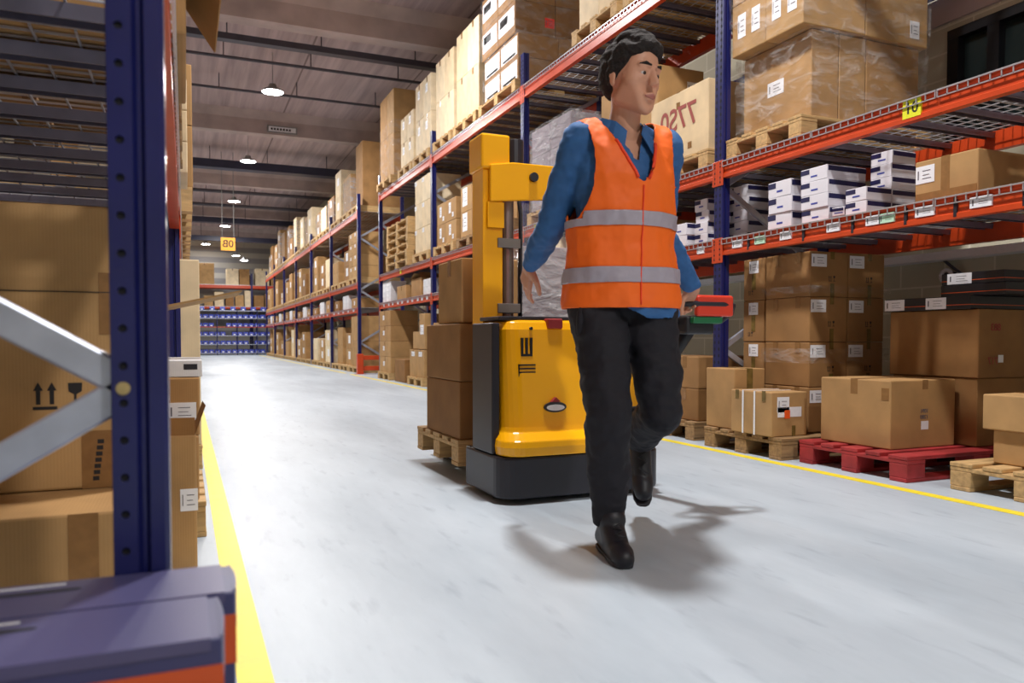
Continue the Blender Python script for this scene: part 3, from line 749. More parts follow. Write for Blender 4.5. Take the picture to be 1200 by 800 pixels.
carton(3.74, 11.2, D1, 4.3, 11.6, D1+.3, 'tan carton with a red mark on the label shelf beyond the mast', 'card', 'x', (('-x', .5, .5, .05, .05, 'paper_red', False),))
carton(3.74, 10.2, D1, 4.5, 10.9, D1+.34, 'tan carton on the label shelf behind the truck load', 'card', 'x')
pallet(3.6, 11.0, 4.8, 11.85, 0, 'pallet peeking out behind the truck load', 'wood', None)
stack(3.66, 11.02, .146, (.54, .80, .45), (2, 1, 2), 'on the floor just behind the truck load', 'tan carton', 'card', 'floor cartons behind the truck load', 'x')
pallet(3.6, 9.4, 4.8, 10.6, 0, 'pallet hidden behind the truck load', 'wood_old', None)
stack(3.66, 9.43, .146, (.54, .56, .40), (2, 1, 2), 'on the floor further behind the truck load', 'brown carton', 'card_dark', 'floor cartons hidden by the truck', 'x')

# ---- fourth bay
for y0, y1, h, nz, wd, st in ((12.15, 13.1, 1.22, 2, 'two-tier stack above the third post', None), (13.2, 14.1, .92, 2, 'lower two-tier stack on the top level', None)):
    pallet(3.68, y0, 4.88, y1, D3, 'pallet under the ' + wd, 'wood', None)
    stack(3.74, y0+.02, D3+.146, (.54, (y1-y0)/2-.03, h/nz), (2, 2, nz), 'of the ' + wd, 'cream carton', 'card_pale', wd, 'x', (('-x', .45, .7, .12, .14),))
pallet(3.62, 14.4, 4.82, 15.55, D3, 'pallet under the tall film-wrapped tower', 'wood', None)
stack(3.70, 14.43, D3+.146, (.55, .54, .82), (2, 2, 2), 'of the tall film-wrapped tower', 'tan carton', 'card', 'tall film-wrapped tower', None, jit=.0)
wrap(3.70, 14.43, D3+.150, 4.81, 15.52, D3+1.2, 'film round the tall tower at the rack end', 'film', e=.016, seed=41)
far_pallet(3.68, 12.15, 4.88, 13.1, D2, 'pallet under the three-tier stack by the third post', 'wood', None)
stack(3.72, 12.17, D2+.146, (.54, .44, .42), (2, 2, 3), 'of the stack by the third post, middle level', 'white-labelled carton', 'card_pale', 'three-tier stack by the third post', None, (('-x', .1, .88, .12, .07),))
for k in range(6):
    pallet(3.66+random.uniform(-.02, .02), 13.35+random.uniform(-.03, .03), 4.86, 14.9, D2+k*.1445, '%s empty pallet of the pile on the middle level' % ('lowest', 'second', 'third', 'fourth', 'fifth', 'topmost')[k], 'wood', 'piled empty pallets')
# open carton on the label shelf
c = carton(3.78, 12.9, D1, 4.3, 13.55, D1+.33, 'open carton with raised flaps on the label shelf', 'card')
for sgn, tl in ((-1, .5), (1, .9)):
    bm = bmesh.new(); bar(bm, (-.28, sgn*.322, .342), (-.28+.001, sgn*(.322+.1*tl), .342+.20), .002, .002)
    bm.free(); bm = bmesh.new()
    y0 = sgn*.322; y1 = sgn*(.322-.22*tl); z1 = .342+.085
    prism(bm, [(y0, .338), (y1, z1), (y1+sgn*.004, z1), (y0+sgn*.003, .338)], 'x', -.27, .27); put('flap', mesh(bm, 'card'), c)
carton(3.74, 13.75, D1, 4.2, 14.4, D1+.25, 'low tan carton beside the open carton', 'card', 'x')
stack(3.74, 14.9, D1, (.32, .32, .1), (1, 2, 4), 'at the rack end on the label shelf', 'white paper carton', 'card_white', 'white cartons at the rack end')
stack(3.74, 12.2, D1, (.2, .22, .13), (1, 2, 2), 'beside the third post on the label shelf', 'small white carton', 'card_white', 'white cartons beside the third post')
pallet(3.6, 14.5, 4.8, 15.45, 0, 'pallet at the rack end beside the cross passage', 'wood', None)
stack(3.64, 14.52, .146, (.55, .92, .30), (2, 1, 4), 'of the four-tier floor stack at the rack end', 'labelled tan carton', 'card', 'floor stack at the rack end', 'x', (('-x', .4, .55, .12, .09),))
pallet(3.6, 12.25, 4.8, 13.2, 0, 'pallet beside the third post on the floor', 'wood', None)
stack(3.64, 12.27, .146, (.55, .44, .46), (1, 2, 1), 'on the floor by the third post', 'tan carton', 'card', 'floor cartons by the third post', 'x', (('-x', .5, .85, .2, .08),))
carton(3.66, 12.3, .62, 4.1, 12.62, 1.22, 'slim upright carton with a white label by the third post', 'card', None, (('-x', .5, .55, .2, .16),))
carton(3.70, 12.75, .62, 4.2, 13.15, .92, 'small carton on the floor stack by the third post', 'card', None)
carton(3.64, 13.5, .003, 4.0, 14.2, .42, 'low carton standing directly on the floor near the rack end', 'card_dark', None)

# ------------------------------------------------------------------ distant run beyond the passage
BAYN = ('first', 'second', 'third', 'fourth', 'fifth', 'sixth')
for bi in range(6):
    ya = PB[bi]+.08; bn = BAYN[bi]; rnd = random.Random(100+bi)
    for lv, (z, ht) in (('floor', (0, 1.2)), ('label shelf', (D1, .38)), ('middle level', (D2, 1.15)), ('top level', (D3, 1.5))):
        if lv == 'label shelf':
            for q in range(3):
                w = .7; y = ya+.15+q*1.15
                if q == 1: stack(3.75, y, z, (.5, w, .085), (1, 1, 4), 'on the label shelf, distant run %s bay' % bn, 'white box', 'card_white', 'white boxes of the distant label shelf')
                else: carton(3.74, y, z, 4.5, y+w+rnd.uniform(-.1, .25), z+rnd.uniform(.2, ht), '%s carton on the label shelf, distant run %s bay' % (('tan', '', 'brown')[q], bn), ('card', '', 'card_dark')[q], None, (('-x', .5, .5, .12, .1),))
            continue
        for q in range(3):
            y = ya+q*1.18; w = 1.08; p = ('near', 'central', 'far')[q]
            far_pallet(3.70, y, 4.82, y+1.08, z, '%s pallet on the %s, distant run %s bay' % (p, lv, bn), 'wood', None)
            h = ht*(1.0 if bi == 0 and q == 0 else rnd.uniform(.42, 1.0)); xo = rnd.uniform(0, .16); w = rnd.uniform(.74, 1.08); zz = z+.146; mm = rnd.choice(('card', 'card', 'card_pale', 'card_dark'))
            if lv == 'middle level' and bi == 0 and q == 0:
                stack(3.72, y+.02, zz, (.55, .50, .265), (1, 2, 4), 'of the labelled stack opening the distant run', 'tan carton', 'card', 'labelled stack opening the distant run', None, (('-x', .5, .75, .12, .07),)); continue
            nz = 2 if h > .5 and rnd.random() < .75 else 1
            stack(3.71+xo, y+.02, zz, (.95, w-.06, h/nz-.002), (1, 1, nz), '%s load on %s, distant run %s bay' % (p, lv, bn), {'card': 'tan carton', 'card_pale': 'cream carton', 'card_dark': 'brown carton'}[mm], mm, None, None,
                  (('-x', .5, .6, .26, .2, 'paper', False),) if rnd.random() < .7 else None)
            if lv == 'top level' and (q+bi) % 2 == 1:
                wrap(3.71+xo, y+.02, zz+.003, 4.66+xo, y+w-.03, zz+h*.9, 'film over the %s top load, distant run %s bay' % (p, bn), 'film_milky', e=.012, seed=bi*5+q)
# ------------------------------------------------------------------ the rack on the camera's side
XL = -.022
def holes_near(u, x, Y, s):
    """the near post: bracing holes punched through its side sheet, and two bolts"""
    bm = bmesh.new()
    perforated(bm, x-.069, x-.040, .12, 4.12, .05, 1, .0058, .0058, Y-.0525, .0042)
    obj('side_sheet', bm, 'navy', u)
    bm = bmesh.new(); box(bm, x-.064, Y-.0484, .12, x-.046, Y-.0481, 4.12); obj('slot_pattern', bm, 'hole', u)  # plain dark strip behind the holes, coloured as the shade inside them
    for zb in (.715, 1.935, 3.155):
        bm = bmesh.new(); b2 = bmesh.new()
        rod(bm, (x-.055, Y-.058, zb), (x-.055, Y-.0525, zb), .0068, 6)
        rod(bm, (x-.055, Y-.0540, zb), (x-.055, Y-.0526, zb), .0088, 16)
        rod(bm, (x-.055, Y-.0605, zb), (x-.055, Y-.0545, zb), .0036, 10)
        obj('bolt', bm, 'brass', u, label='brass-coloured hex bolt head with washer'); b2.free()
YL = [-2.45, 1.2, 4.85, 8.5, 12.15, 15.8, 19.45]
rackL, FL = rack('navy and orange pallet rack with silver braces by the navy boxes', XL, -1, YL, list(zip(YL, YL[1:])), (1, 3), detail={(1.2, 0): holes_near})  # the top level of this rack is unseen, added to cast shade

# navy and orange mailer boxes on their pallet
pallet(-1.15, .34, .035, 1.11, 0, 'pallet under the navy and orange boxes', 'wood', None)
def mailer(x0, y0, z0, x1, y1, z1, label, slot):
    lx, ly, lz = x1-x0, y1-y0, z1-z0
    bm = bmesh.new(); box(bm, -lx/2, -ly/2, 0, lx/2, ly/2, lz)
    o = put('storage_box', mesh(bm, 'bluebox_side', bevel=.003), None, ((x0+x1)/2, (y0+y1)/2, z0)); tag(o, label, 'box', 'navy and orange boxes')
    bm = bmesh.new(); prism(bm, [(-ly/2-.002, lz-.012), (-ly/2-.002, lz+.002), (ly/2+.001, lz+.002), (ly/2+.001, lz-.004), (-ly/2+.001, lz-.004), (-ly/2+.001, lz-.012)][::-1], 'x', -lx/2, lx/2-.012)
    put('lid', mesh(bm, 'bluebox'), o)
    bm = bmesh.new(); n = 10     # bowed tuck flap on the end, standing a little proud
    poly = [(lx/2, -ly/2+.004)]+[(lx/2+.005*math.sin(math.pi*i/n)-.0005, -ly/2+.001+(ly-.002)*i/n) for i in range(n+1)]+[(lx/2, ly/2-.004), (lx/2-.003, ly/2-.004), (lx/2-.003, -ly/2+.004)]
    prism(bm, poly, 'z', lz-.055, lz+.001); put('end_flap', mesh(bm, 'bluebox_side'), o)
    e = .0011; bm = bmesh.new()
    box(bm, -lx/2, -ly/2-e, lz-.090, lx/2+e, -ly/2, lz-.028); box(bm, lx/2, -ly/2, lz-.090, lx/2+e, ly/2, lz-.058)
    put('printed_band', mesh(bm, 'orangebox'), o)
    sx, sy, w = slot
    bm = bmesh.new(); pts = []
    for i in range(16):
        g = 2*math.pi*i/16; pts.append((sx+w/2*max(-1, min(1, 1.25*math.cos(g))), sy+.006*math.sin(g)))
    bm.faces.new([bm.verts.new((p[0], p[1], lz+.0025)) for p in pts]); put('hand_hole', mesh(bm, 'hole'), o)
    bm = bmesh.new(); box(bm, sx-.07, sy+.024, lz+.002, sx+.03, sy+.0265, lz+.0035); put('lid_tab', mesh(bm, 'paper'), o)
    return o
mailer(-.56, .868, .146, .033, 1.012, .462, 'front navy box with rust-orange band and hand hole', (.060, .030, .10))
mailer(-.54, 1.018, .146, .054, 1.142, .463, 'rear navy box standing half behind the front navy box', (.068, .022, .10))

# big cartons behind the braces
pallet(-1.25, 1.95, -.06, 2.78, 0, 'pallet under the two big cartons behind the braces', 'wood_old', None)
c = carton(-1.11, 1.95, .146, -.06, 2.72, .392, 'wide lower carton under the big arrow-printed carton', 'card', None)
bm = bmesh.new(); box(bm, .34, -.3865, .05, .40, -.3852, .245); put('tape', mesh(bm, 'tape'), c)
c = carton(-1.04, 2.26, .394, -.06, 2.72, 1.125, 'big tan carton with black arrow print behind the silver braces', 'card', None, (), marks=())
arrows(c, (.98, .46, .731), '-y', .725, .340, .054)
for bx in ((.30, -.2315, .0, .385, -.2302, .15), (.345, -.2315, .40, .425, -.2302, .56)):
    bm = bmesh.new(); box(bm, *bx); put('tape', mesh(bm, 'tape'), c)
bm = bmesh.new(); box(bm, -.49, -.2318, .508, .49, -.2302, .5105); put('seam', mesh(bm, 'ink'), c)
bm = bmesh.new()
for k in range(7): box(bm, .325+.002*k, -.2322, .02+.016*k, .34+.002*k, -.2316, .031+.016*k)
put('tape_print', mesh(bm, 'ink'), c)
# things standing along the front edge past the near post
c = carton(-.50, 2.80, .002, .030, 3.18, .46, 'open-topped carton on the floor just past the near post', 'card', None, (('-y', .955, .52, .055, .075),))
for a, b, hh in ((( -.265, -.185), (.262, -.185), .07), ((.262, -.185), (.262, .185), .10)):
    bm = bmesh.new(); a3 = Vector((*a, .455)); b3 = Vector((*b, .455)); t = Vector((0, -.03, hh)) if a[1] == b[1] else Vector((.035, 0, hh))
    v = [bm.verts.new(p) for p in (a3, b3, b3+t*.9, a3+t)]; f = bm.faces.new(v)
    bmesh.ops.solidify(bm, geom=[f], thickness=.004); put('flap', mesh(bm, 'card'), c)
pallet(-1.13, 3.25, .07, 4.05, 0, 'pallet poking out beside the yellow floor line', 'wood', None)
carton(-.60, 3.27, .146, .045, 3.80, .40, 'lower carton on the pallet beside the yellow line', 'card', None)
carton(-.60, 3.28, .4015, .05, 3.82, .632, 'carton with a wide white label beside the yellow line', 'card', None, (('-y', .90, .42, .105, .07),))
o = carton(-.56, 3.285, .634, .062, 3.85, .70, 'shallow white-lidded tray on the pallet beside the yellow line', 'card_white', None, (('-y', .93, .6, .05, .022, 'charcoal', False),))
c = carton(-.62, 3.34, .702, -.11, 3.80, .905, 'open carton whose long flap sticks out over the aisle', 'card', None)
bm = bmesh.new()
prism(bm, [(.252, .198), (.585, .278), (.584, .284), (.251, .206)], 'y', -.20, .20); put('flap', mesh(bm, 'card'), c, label='long pale flap folded outwards')
pallet(-1.11, 4.98, .09, 5.85, 0, 'pallet under the tall carton past the second post', 'wood', None)
carton(-.60, 5.0, .146, .085, 5.8, 1.26, 'tall tan carton past the second post', 'card_pale', 'x')
pallet(-1.10, 6.0, .10, 6.9, 0, 'pallet beyond the tall carton', 'wood', None)
stack(-.60, 6.03, .146, (.69, .8, .52), (1, 1, 2), 'standing beyond the tall carton', 'tan carton', 'card', None)
for k in range(2):
    y = (7.1, 8.65)[k]; n = ('first', 'second', 'third', 'fourth')[k]
    far_pallet(-1.1, y, .09, y+1.0, 0, '%s pallet in the floor row past the tall carton' % n, 'wood', None)
    carton(-.7, y+.03, .146, .085, y+.95, .146+(.95, .8, 1.1, .7)[k], '%s carton in the floor row past the tall carton' % n, ('card', 'card_dark')[k % 2], 'x')
# goods on the deck above
pallet(-1.1, 2.95, .0, 3.75, D1, 'pallet seen through the wire deck overhead', 'wood_old', None)
stack(-1.05, 2.98, D1+.146, (.53, .37, .26), (2, 2, 1), 'above the near wire deck', 'brown carton', 'card_dark', 'cartons above the near wire deck')
c = carton(-.55, 2.1, D1, .012, 2.72, D1+.30, 'open carton overhead with a flap hanging over the aisle', 'card', None)
bm = bmesh.new(); prism(bm, [(.281, .298), (.282, .304), (.372, .172), (.368, .168)], 'y', -.28, .28); put('flap', mesh(bm, 'card'), c)
stack(-.42, 3.82, D1, (.44, .42, .14), (1, 1, 4), 'stacked overhead beside the second post', 'small tan carton', 'card_pale', 'small cartons beside the second post', 'x')
for k, (y, h) in enumerate(((4.95, .72), (5.75, .95), (6.62, .85), (7.55, 1.1))):
    n = ('first', 'second', 'third', 'fourth', 'fifth', 'sixth', 'seventh')[k]
    far_pallet(-1.1, y, .05, y+.78, D1, '%s overhead pallet past the second post' % n, 'wood', None)
    stack(-.68, y+.02, D1+.146, (.735, .72, h/2), (1, 1, 2), '%s overhead load past the second post' % n, 'tan carton', ('card', 'card_pale')[k % 2], None, 'x')
# ------------------------------------------------------------------ the pallet stacker truck
T = thing('pallet_stacker', 'yellow and black walk-behind stacker truck in the aisle', 'forklift', (1.8, 3.7, 0))
def rounded(x0, y0, x1, y1, r, n=6):
    """footprint rounded at its two near (low y) corners"""
    p = []
    for cx, cy, a0 in ((x0+r, y0+r, 180), (x1-r, y0+r, 270)):
        for i in range(n+1): g = R(a0+90*i/n); p.append((cx+r*math.cos(g), cy+r*math.sin(g)))
    return p+[(x1, y1), (x0, y1)]
bm = bmesh.new(); prism(bm, rounded(1.35, 3.30, 2.25, 3.80, .10), 'z', .025, .225); obj('chassis', bm, 'charcoal', T, bevel=.012)
bm = bmesh.new()   # moulded front cover: wide lip at the foot, then a raked panel
def loft(bm, secs):
    rings = [[bm.verts.new((p[0], p[1], z)) for p in s] for s, z in secs]
    for a, b in zip(rings, rings[1:]):
        for k in range(len(a)): bm.faces.new((a[k], a[(k+1)%len(a)], b[(k+1)%len(b)], b[k]))
    bm.faces.new(rings[0][::-1]); bm.faces.new(rings[-1])
loft(bm, [(rounded(1.37, 3.29, 2.23, 3.66, .10), .228), (rounded(1.365, 3.285, 2.235, 3.66, .10), .27), (rounded(1.37, 3.29, 2.23, 3.66, .10), .30),
          (rounded(1.395, 3.355, 2.205, 3.66, .09), .335), (rounded(1.40, 3.36, 2.20, 3.66, .09), .36), (rounded(1.40, 3.385, 2.20, 3.66, .09), .62),
          (rounded(1.405, 3.41, 2.195, 3.66, .08), .83), (rounded(1.42, 3.43, 2.18, 3.66, .07), .868), (rounded(1.45, 3.46, 2.15, 3.65, .06), .88)])
cov = obj('front_cover', bm, 'yellow', T, smooth=False, bevel=.006)
bm = bmesh.new(); box(bm, 1.352, 3.42, .228, 1.392, 3.70, .862); obj('side_panel', bm, 'charcoal', T, bevel=.008)
bm = bmesh.new(); box(bm, 2.208, 3.42, .228, 2.248, 3.70, .862); obj('side_panel', bm, 'charcoal', T, bevel=.008)
bm = bmesh.new(); box(bm, 1.40, 3.45, .875, 2.20, 3.72, .895); obj('top_plate', bm, 'charcoal', T, bevel=.006)
# emblem, maker's plate and small items on the cover
bm = bmesh.new()
prism(bm, [(1.66+.060*math.cos(2*math.pi*k/24), .452+.026*math.sin(2*math.pi*k/24)) for k in range(24)], 'y', 3.358, 3.385); em = obj('emblem', bm, 'charcoal', T)
bm = bmesh.new(); prism(bm, [(1.66+.048*math.cos(2*math.pi*k/24), .450+.015*math.sin(2*math.pi*k/24)) for k in range(24)], 'y', 3.354, 3.3575); obj('emblem_face', bm, 'paper', em)
bm = bmesh.new(); prism(bm, [(1.635, .478), (1.685, .478), (1.66, .50)], 'y', 3.350, 3.372); obj('emblem_crest', bm, 'wood_red', em)
bm = bmesh.new()
for k in range(3): box(bm, 1.475, 3.385, .655-.018*k, 1.565, 3.392, .662-.018*k); box(bm, 1.475, 3.385, .637-.018*k, 1.480, 3.392, .662-.018*k)
prism(bm, [(1.492, .70), (1.552, .70), (1.552, .79), (1.540, .79), (1.540, .712), (1.528, .712), (1.528, .79), (1.516, .79), (1.516, .712), (1.504, .712), (1.504, .79), (1.492, .79)], 'y', 3.392, 3.402)
obj('printed_mark', bm, 'ink', cov)
bm = bmesh.new(); rod(bm, (1.55, 3.40, .835), (1.55, 3.412, .835), .008, 10); obj('key_switch', bm, 'charcoal', T)
bm = bmesh.new(); box(bm, 1.64, 3.396, .835, 1.72, 3.46, .885); obj('battery_plug', bm, 'wood_red', T, bevel=.008)
bm = bmesh.new(); box(bm, 1.95, 3.352, .30, 2.18, 3.40, .44); obj('foot_guard', bm, 'black', T, bevel=.01)
# mast
for x0 in (1.42, 2.10):
    bm = bmesh.new(); x1 = x0+.11; a, b = (x0, x1) if x0 < 1.8 else (x1, x0); w = .022 if x0 < 1.8 else -.022
    prism(bm, [(a, 3.72), (b, 3.72), (b, 3.742), (a+w, 3.742), (a+w, 3.858), (b, 3.858), (b, 3.88), (a, 3.88)], 'z', .03, 1.66); obj('mast_column', bm, 'yellow', T, bevel=.003)
bm = bmesh.new(); box(bm, 1.405, 3.70, 1.66, 1.565, 3.895, 1.84); hd = obj('mast_head', bm, 'yellow', T, bevel=.012)
bm = bmesh.new(); box(bm, 2.06, 3.70, 1.66, 2.225, 3.895, 1.80); obj('mast_head', bm, 'yellow', T, bevel=.012)
bm = bmesh.new(); rod(bm, (1.63, 3.80, 1.705), (1.63, 3.80, 1.84), .05, 16); obj('pulley_block', bm, 'charcoal', T, bevel=.004)
bm = bmesh.new()
prism(bm, [(1.45, 1.49), (2.18, 1.555), (2.18, 1.70), (1.58, 1.70), (1.45, 1.68)], 'y', 3.688, 3.712); cb = obj('crossbar', bm, 'yellow', T, bevel=.006)
bm = bmesh.new(); rod(bm, (1.69, 3.67, 1.63), (1.69, 3.69, 1.63), .024, 14); obj('bolt', bm, 'charcoal', cb)
bm = bmesh.new(); prism(bm, [(1.44, 3.712), (1.53, 3.712), (1.53, 3.70), (1.44, 3.70)], 'z', 1.36, 1.49); obj('gusset', bm, 'yellow', cb)
bm = bmesh.new(); rod(bm, (1.585, 3.80, .10), (1.585, 3.80, 1.66), .038, 16); obj('lift_cylinder', bm, 'steel', T, smooth=False)
for z in (.92, 1.26): 
    bm = bmesh.new(); box(bm, 1.50, 3.712, z, 1.63, 3.735, z+.05); obj('cylinder_clamp', bm, 'steel', T, bevel=.004)
bm = bmesh.new(); tube(bm, [(1.645, 3.75, .88), (1.645, 3.75, 1.2), (1.65, 3.76, 1.45), (1.63, 3.79, 1.66)], .012, 8); obj('hose', bm, 'black', T, smooth=True)
bm = bmesh.new(); box(bm, 1.64, 3.716, .90, 2.09, 3.722, 1.50); gd = obj('guard_screen', bm, 'clear', T, label='clear plastic guard screen')
bm = bmesh.new(); box(bm, 1.47, 3.725, .60, 2.13, 3.76, .70); box(bm, 1.47, 3.725, .655, 2.13, 3.76, .66); obj('mast_tie', bm, 'charcoal', T)
# carriage, forks and straddle legs
bm = bmesh.new(); box(bm, 1.47, 3.885, .10, 2.13, 3.925, .20); obj('carriage', bm, 'charcoal', T, bevel=.005)
for x in (1.525, 1.90):
    bm = bmesh.new(); prism(bm, [(3.925, .112), (3.925, .16), (3.93, .16), (4.95, .150), (4.98, .128), (4.98, .120), (3.95, .112)], 'x', x, x+.155); obj('fork', bm, 'charcoal', T, bevel=.003)
    bm = bmesh.new(); box(bm, x+.01, 3.80, .028, x+.145, 4.86, .080); lg = obj('support_leg', bm, 'charcoal', T, bevel=.006)
    bm = bmesh.new(); rod(bm, (x+.03, 4.80, .041), (x+.125, 4.80, .041), .040, 16); obj('load_wheel', bm, 'black', lg)
for x in (1.42, 2.10):
    bm = bmesh.new(); rod(bm, (x-.03, 3.50, .060), (x+.04, 3.50, .060), .060, 20); obj('drive_wheel', bm, 'black', T)
# tiller arm and its handle
HB = Vector((2.14, 2.885, .905))
bm = bmesh.new(); tube(bm, [(2.12, 3.33, .36), (2.118, 3.24, .46), (2.13, 3.07, .69), HB+Vector((0, .05, -.07))], [.034, .032, .028, .032], 12); ta = obj('tiller_arm', bm, 'black', T, smooth=True)
bm = bmesh.new(); box(bm, 2.05, 3.27, .28, 2.20, 3.40, .40); obj('tiller_pivot', bm, 'charcoal', T, bevel=.015)
bm = bmesh.new(); prism(bm, [(HB.x-.075, HB.y-.03), (HB.x+.075, HB.y-.03), (HB.x+.095, HB.y+.05), (HB.x+.05, HB.y+.095), (HB.x-.05, HB.y+.095), (HB.x-.095, HB.y+.05)], 'z', HB.z-.10, HB.z-.015)
th = obj('tiller_head', bm, 'black', T, bevel=.012)
bm = bmesh.new()
loop = [(-.085, .03, -.05), (-.15, .02, -.035), (-.185, -.01, .0), (-.165, -.045, .03), (-.10, -.055, .035), (.10, -.055, .035), (.165, -.045, .03), (.185, -.01, .0), (.15, .02, -.035), (.085, .03, -.05)]
tube(bm, [HB+Vector(p) for p in loop], .0145, 10); obj('handle_loop', bm, 'charcoal', th, smooth=True)
bm = bmesh.new(); box(bm, HB.x-.045, HB.y-.065, HB.z-.020, HB.x+.155, HB.y-.035, HB.z+.075)
obj('safety_button', bm, 'red', th, bevel=.010, label='red belly button plate')
bm = bmesh.new(); box(bm, HB.x-.06, HB.y-.058, HB.z-.052, HB.x+.10, HB.y-.030, HB.z-.022); obj('rocker_switch', bm, 'green', th, bevel=.006, label='green rocker switch')

# its load
pallet(1.365, 3.965, 2.215, 4.765, .085, 'pallet raised on the forks of the yellow truck', 'wood', None)
lz = .085+.1465
for i, (a, b, n) in enumerate(((1.38, 1.785, 'aisle-side'), (1.79, 2.20, 'rack-side'))):
    for k in range(2):
        h = .318
        carton(a, 3.975, lz+k*(h+.002), b, 4.60, lz+k*(h+.002)+h, '%s brown carton on the truck pallet, %s' % (('lower', 'upper')[k], n), 'card_dark', 'y', (), 'cartons on the truck pallet')
carton(1.40, 4.0, lz+.642, 1.74, 4.42, lz+1.0, 'tan carton on top of the truck load behind the mast column', 'card', 'x')
carton(1.76, 3.985, lz+.642, 2.18, 4.5, lz+1.08, 'film-covered grey carton on top of the truck load', 'card_grey', None)
wrap(1.76, 3.985, lz+.645, 2.18, 4.5, lz+1.07, 'grey film round the topmost truck carton', 'film_milky', e=.010, seed=51)
# ------------------------------------------------------------------ the person
def hull(bm, *pts):
    """convex hull of balls and ellipsoids: (centre, radius or (rx, ry, rz), turn about z)"""
    t = bmesh.new()
    for p in pts:
        c = Vector(p[0]); r = p[1]; a = R(p[2]) if len(p) > 2 else 0
        r = (r, r, r) if isinstance(r, (int, float)) else r
        g = bmesh.ops.create_icosphere(t, subdivisions=3, radius=1)['verts']
        mx = Matrix.Translation(c) @ Matrix.Rotation(a, 4, 'Z') @ Matrix.Diagonal((*r, 1))
        bmesh.ops.transform(t, matrix=mx, verts=g)
    bmesh.ops.delete(t, geom=t.faces[:], context='FACES_ONLY')
    h = bmesh.ops.convex_hull(t, input=t.verts[:])
    dead = list({v for v in h['geom_interior'] + h['geom_unused'] if isinstance(v, bmesh.types.BMVert)})
    bmesh.ops.delete(t, geom=dead, context='VERTS')
    me = bpy.data.meshes.new('t'); t.to_mesh(me); t.free(); bm.from_mesh(me); bpy.data.meshes.remove(me)

def fuse(bm, voxel, smooth=3, fac=.5):
    """melt overlapping hulls into one continuous skin; returns a bmesh"""
    bmesh.ops.recalc_face_normals(bm, faces=bm.faces)
    me = bpy.data.meshes.new('t'); bm.to_mesh(me); bm.free()
    o = bpy.data.objects.new('t', me); COL.objects.link(o)
    md = o.modifiers.new('r', 'REMESH'); md.mode = 'VOXEL'; md.voxel_size = voxel
    if smooth:
        s = o.modifiers.new('s', 'SMOOTH'); s.iterations = smooth; s.factor = fac
    dg = bpy.context.evaluated_depsgraph_get()
    m2 = bpy.data.meshes.new_from_object(o.evaluated_get(dg))
    bpy.data.objects.remove(o); bpy.data.meshes.remove(me)
    out = bmesh.new(); out.from_mesh(m2); bpy.data.meshes.remove(m2)
    out.normal_update()
    return out

def thicken(bm, t):
    """give an open sheet of cloth its thickness: an inner copy joined round every border"""
    for _ in range(4):
        bad = [f for f in bm.faces if sum(e.is_boundary for e in f.edges) >= 3]
        if not bad: break
        bmesh.ops.delete(bm, geom=bad, context='FACES')
    bmesh.ops.delete(bm, geom=[v for v in bm.verts if not v.link_faces], context='VERTS')
    bm.normal_update()
    fs = bm.faces[:]; ed = [(e, e.link_loops[0]) for e in bm.edges if e.is_boundary]
    tw = {v: bm.verts.new(v.co-v.normal*t) for v in bm.verts[:]}
    sides = [(l.vert, l.link_loop_next.vert) for e, l in ed]
    for f in fs: bm.faces.new([tw[v] for v in reversed(f.verts)])
    for a, b in sides: bm.faces.new((b, a, tw[a], tw[b]))

def wrinkle(bm, amp, sc, stretch=(1, 1, 1), seed=0):
    for v in bm.verts:
        p = Vector((v.co.x*sc*stretch[0]+seed, v.co.y*sc*stretch[1], v.co.z*sc*stretch[2]))
        v.co += v.normal*amp*(noise.noise(p)+.5*noise.noise(p*2.1))

HS = 1.12
PX = thing('person', 'person in orange safety vest and blue shirt walking and pulling the truck tiller', 'person', (1.48, 2.48, 0))
TA, PA, HA = -3, -20, 16          # turns of chest, pelvis and head about the vertical
SR, SL = Vector((1.335, 2.50, 1.505)), Vector((1.690, 2.485, 1.505))
ER, EL = Vector((1.290, 2.66, 1.205)), Vector((1.825, 2.715, 1.225))
WR, WL = Vector((1.315, 2.90, 1.085)), Vector((2.030, 2.760, 1.000))
HR, HL = Vector((1.418, 2.53, .94)), Vector((1.595, 2.468, .94))
KR, KL = Vector((1.385, 2.375, .52)), Vector((1.610, 2.38, .52))
AR, AL = Vector((1.422, 2.43, .10)), Vector((1.775, 2.785, .355))
pelvis, waist, chest = Vector((1.508, 2.50, .97)), Vector((1.506, 2.497, 1.13)), Vector((1.502, 2.487, 1.36))
nb, nt_ = Vector((1.503, 2.487, 1.55)), Vector((1.503, 2.460, 1.63))
HC = Vector((1.506, 2.432, 1.728))
HM = Matrix.Translation(HC) @ Matrix.Rotation(R(HA), 4, 'Z') @ Matrix.Rotation(R(6), 4, 'X') @ Matrix.Scale(HS, 4)
hp = lambda x, y, z: HM @ Vector((x, y, z))

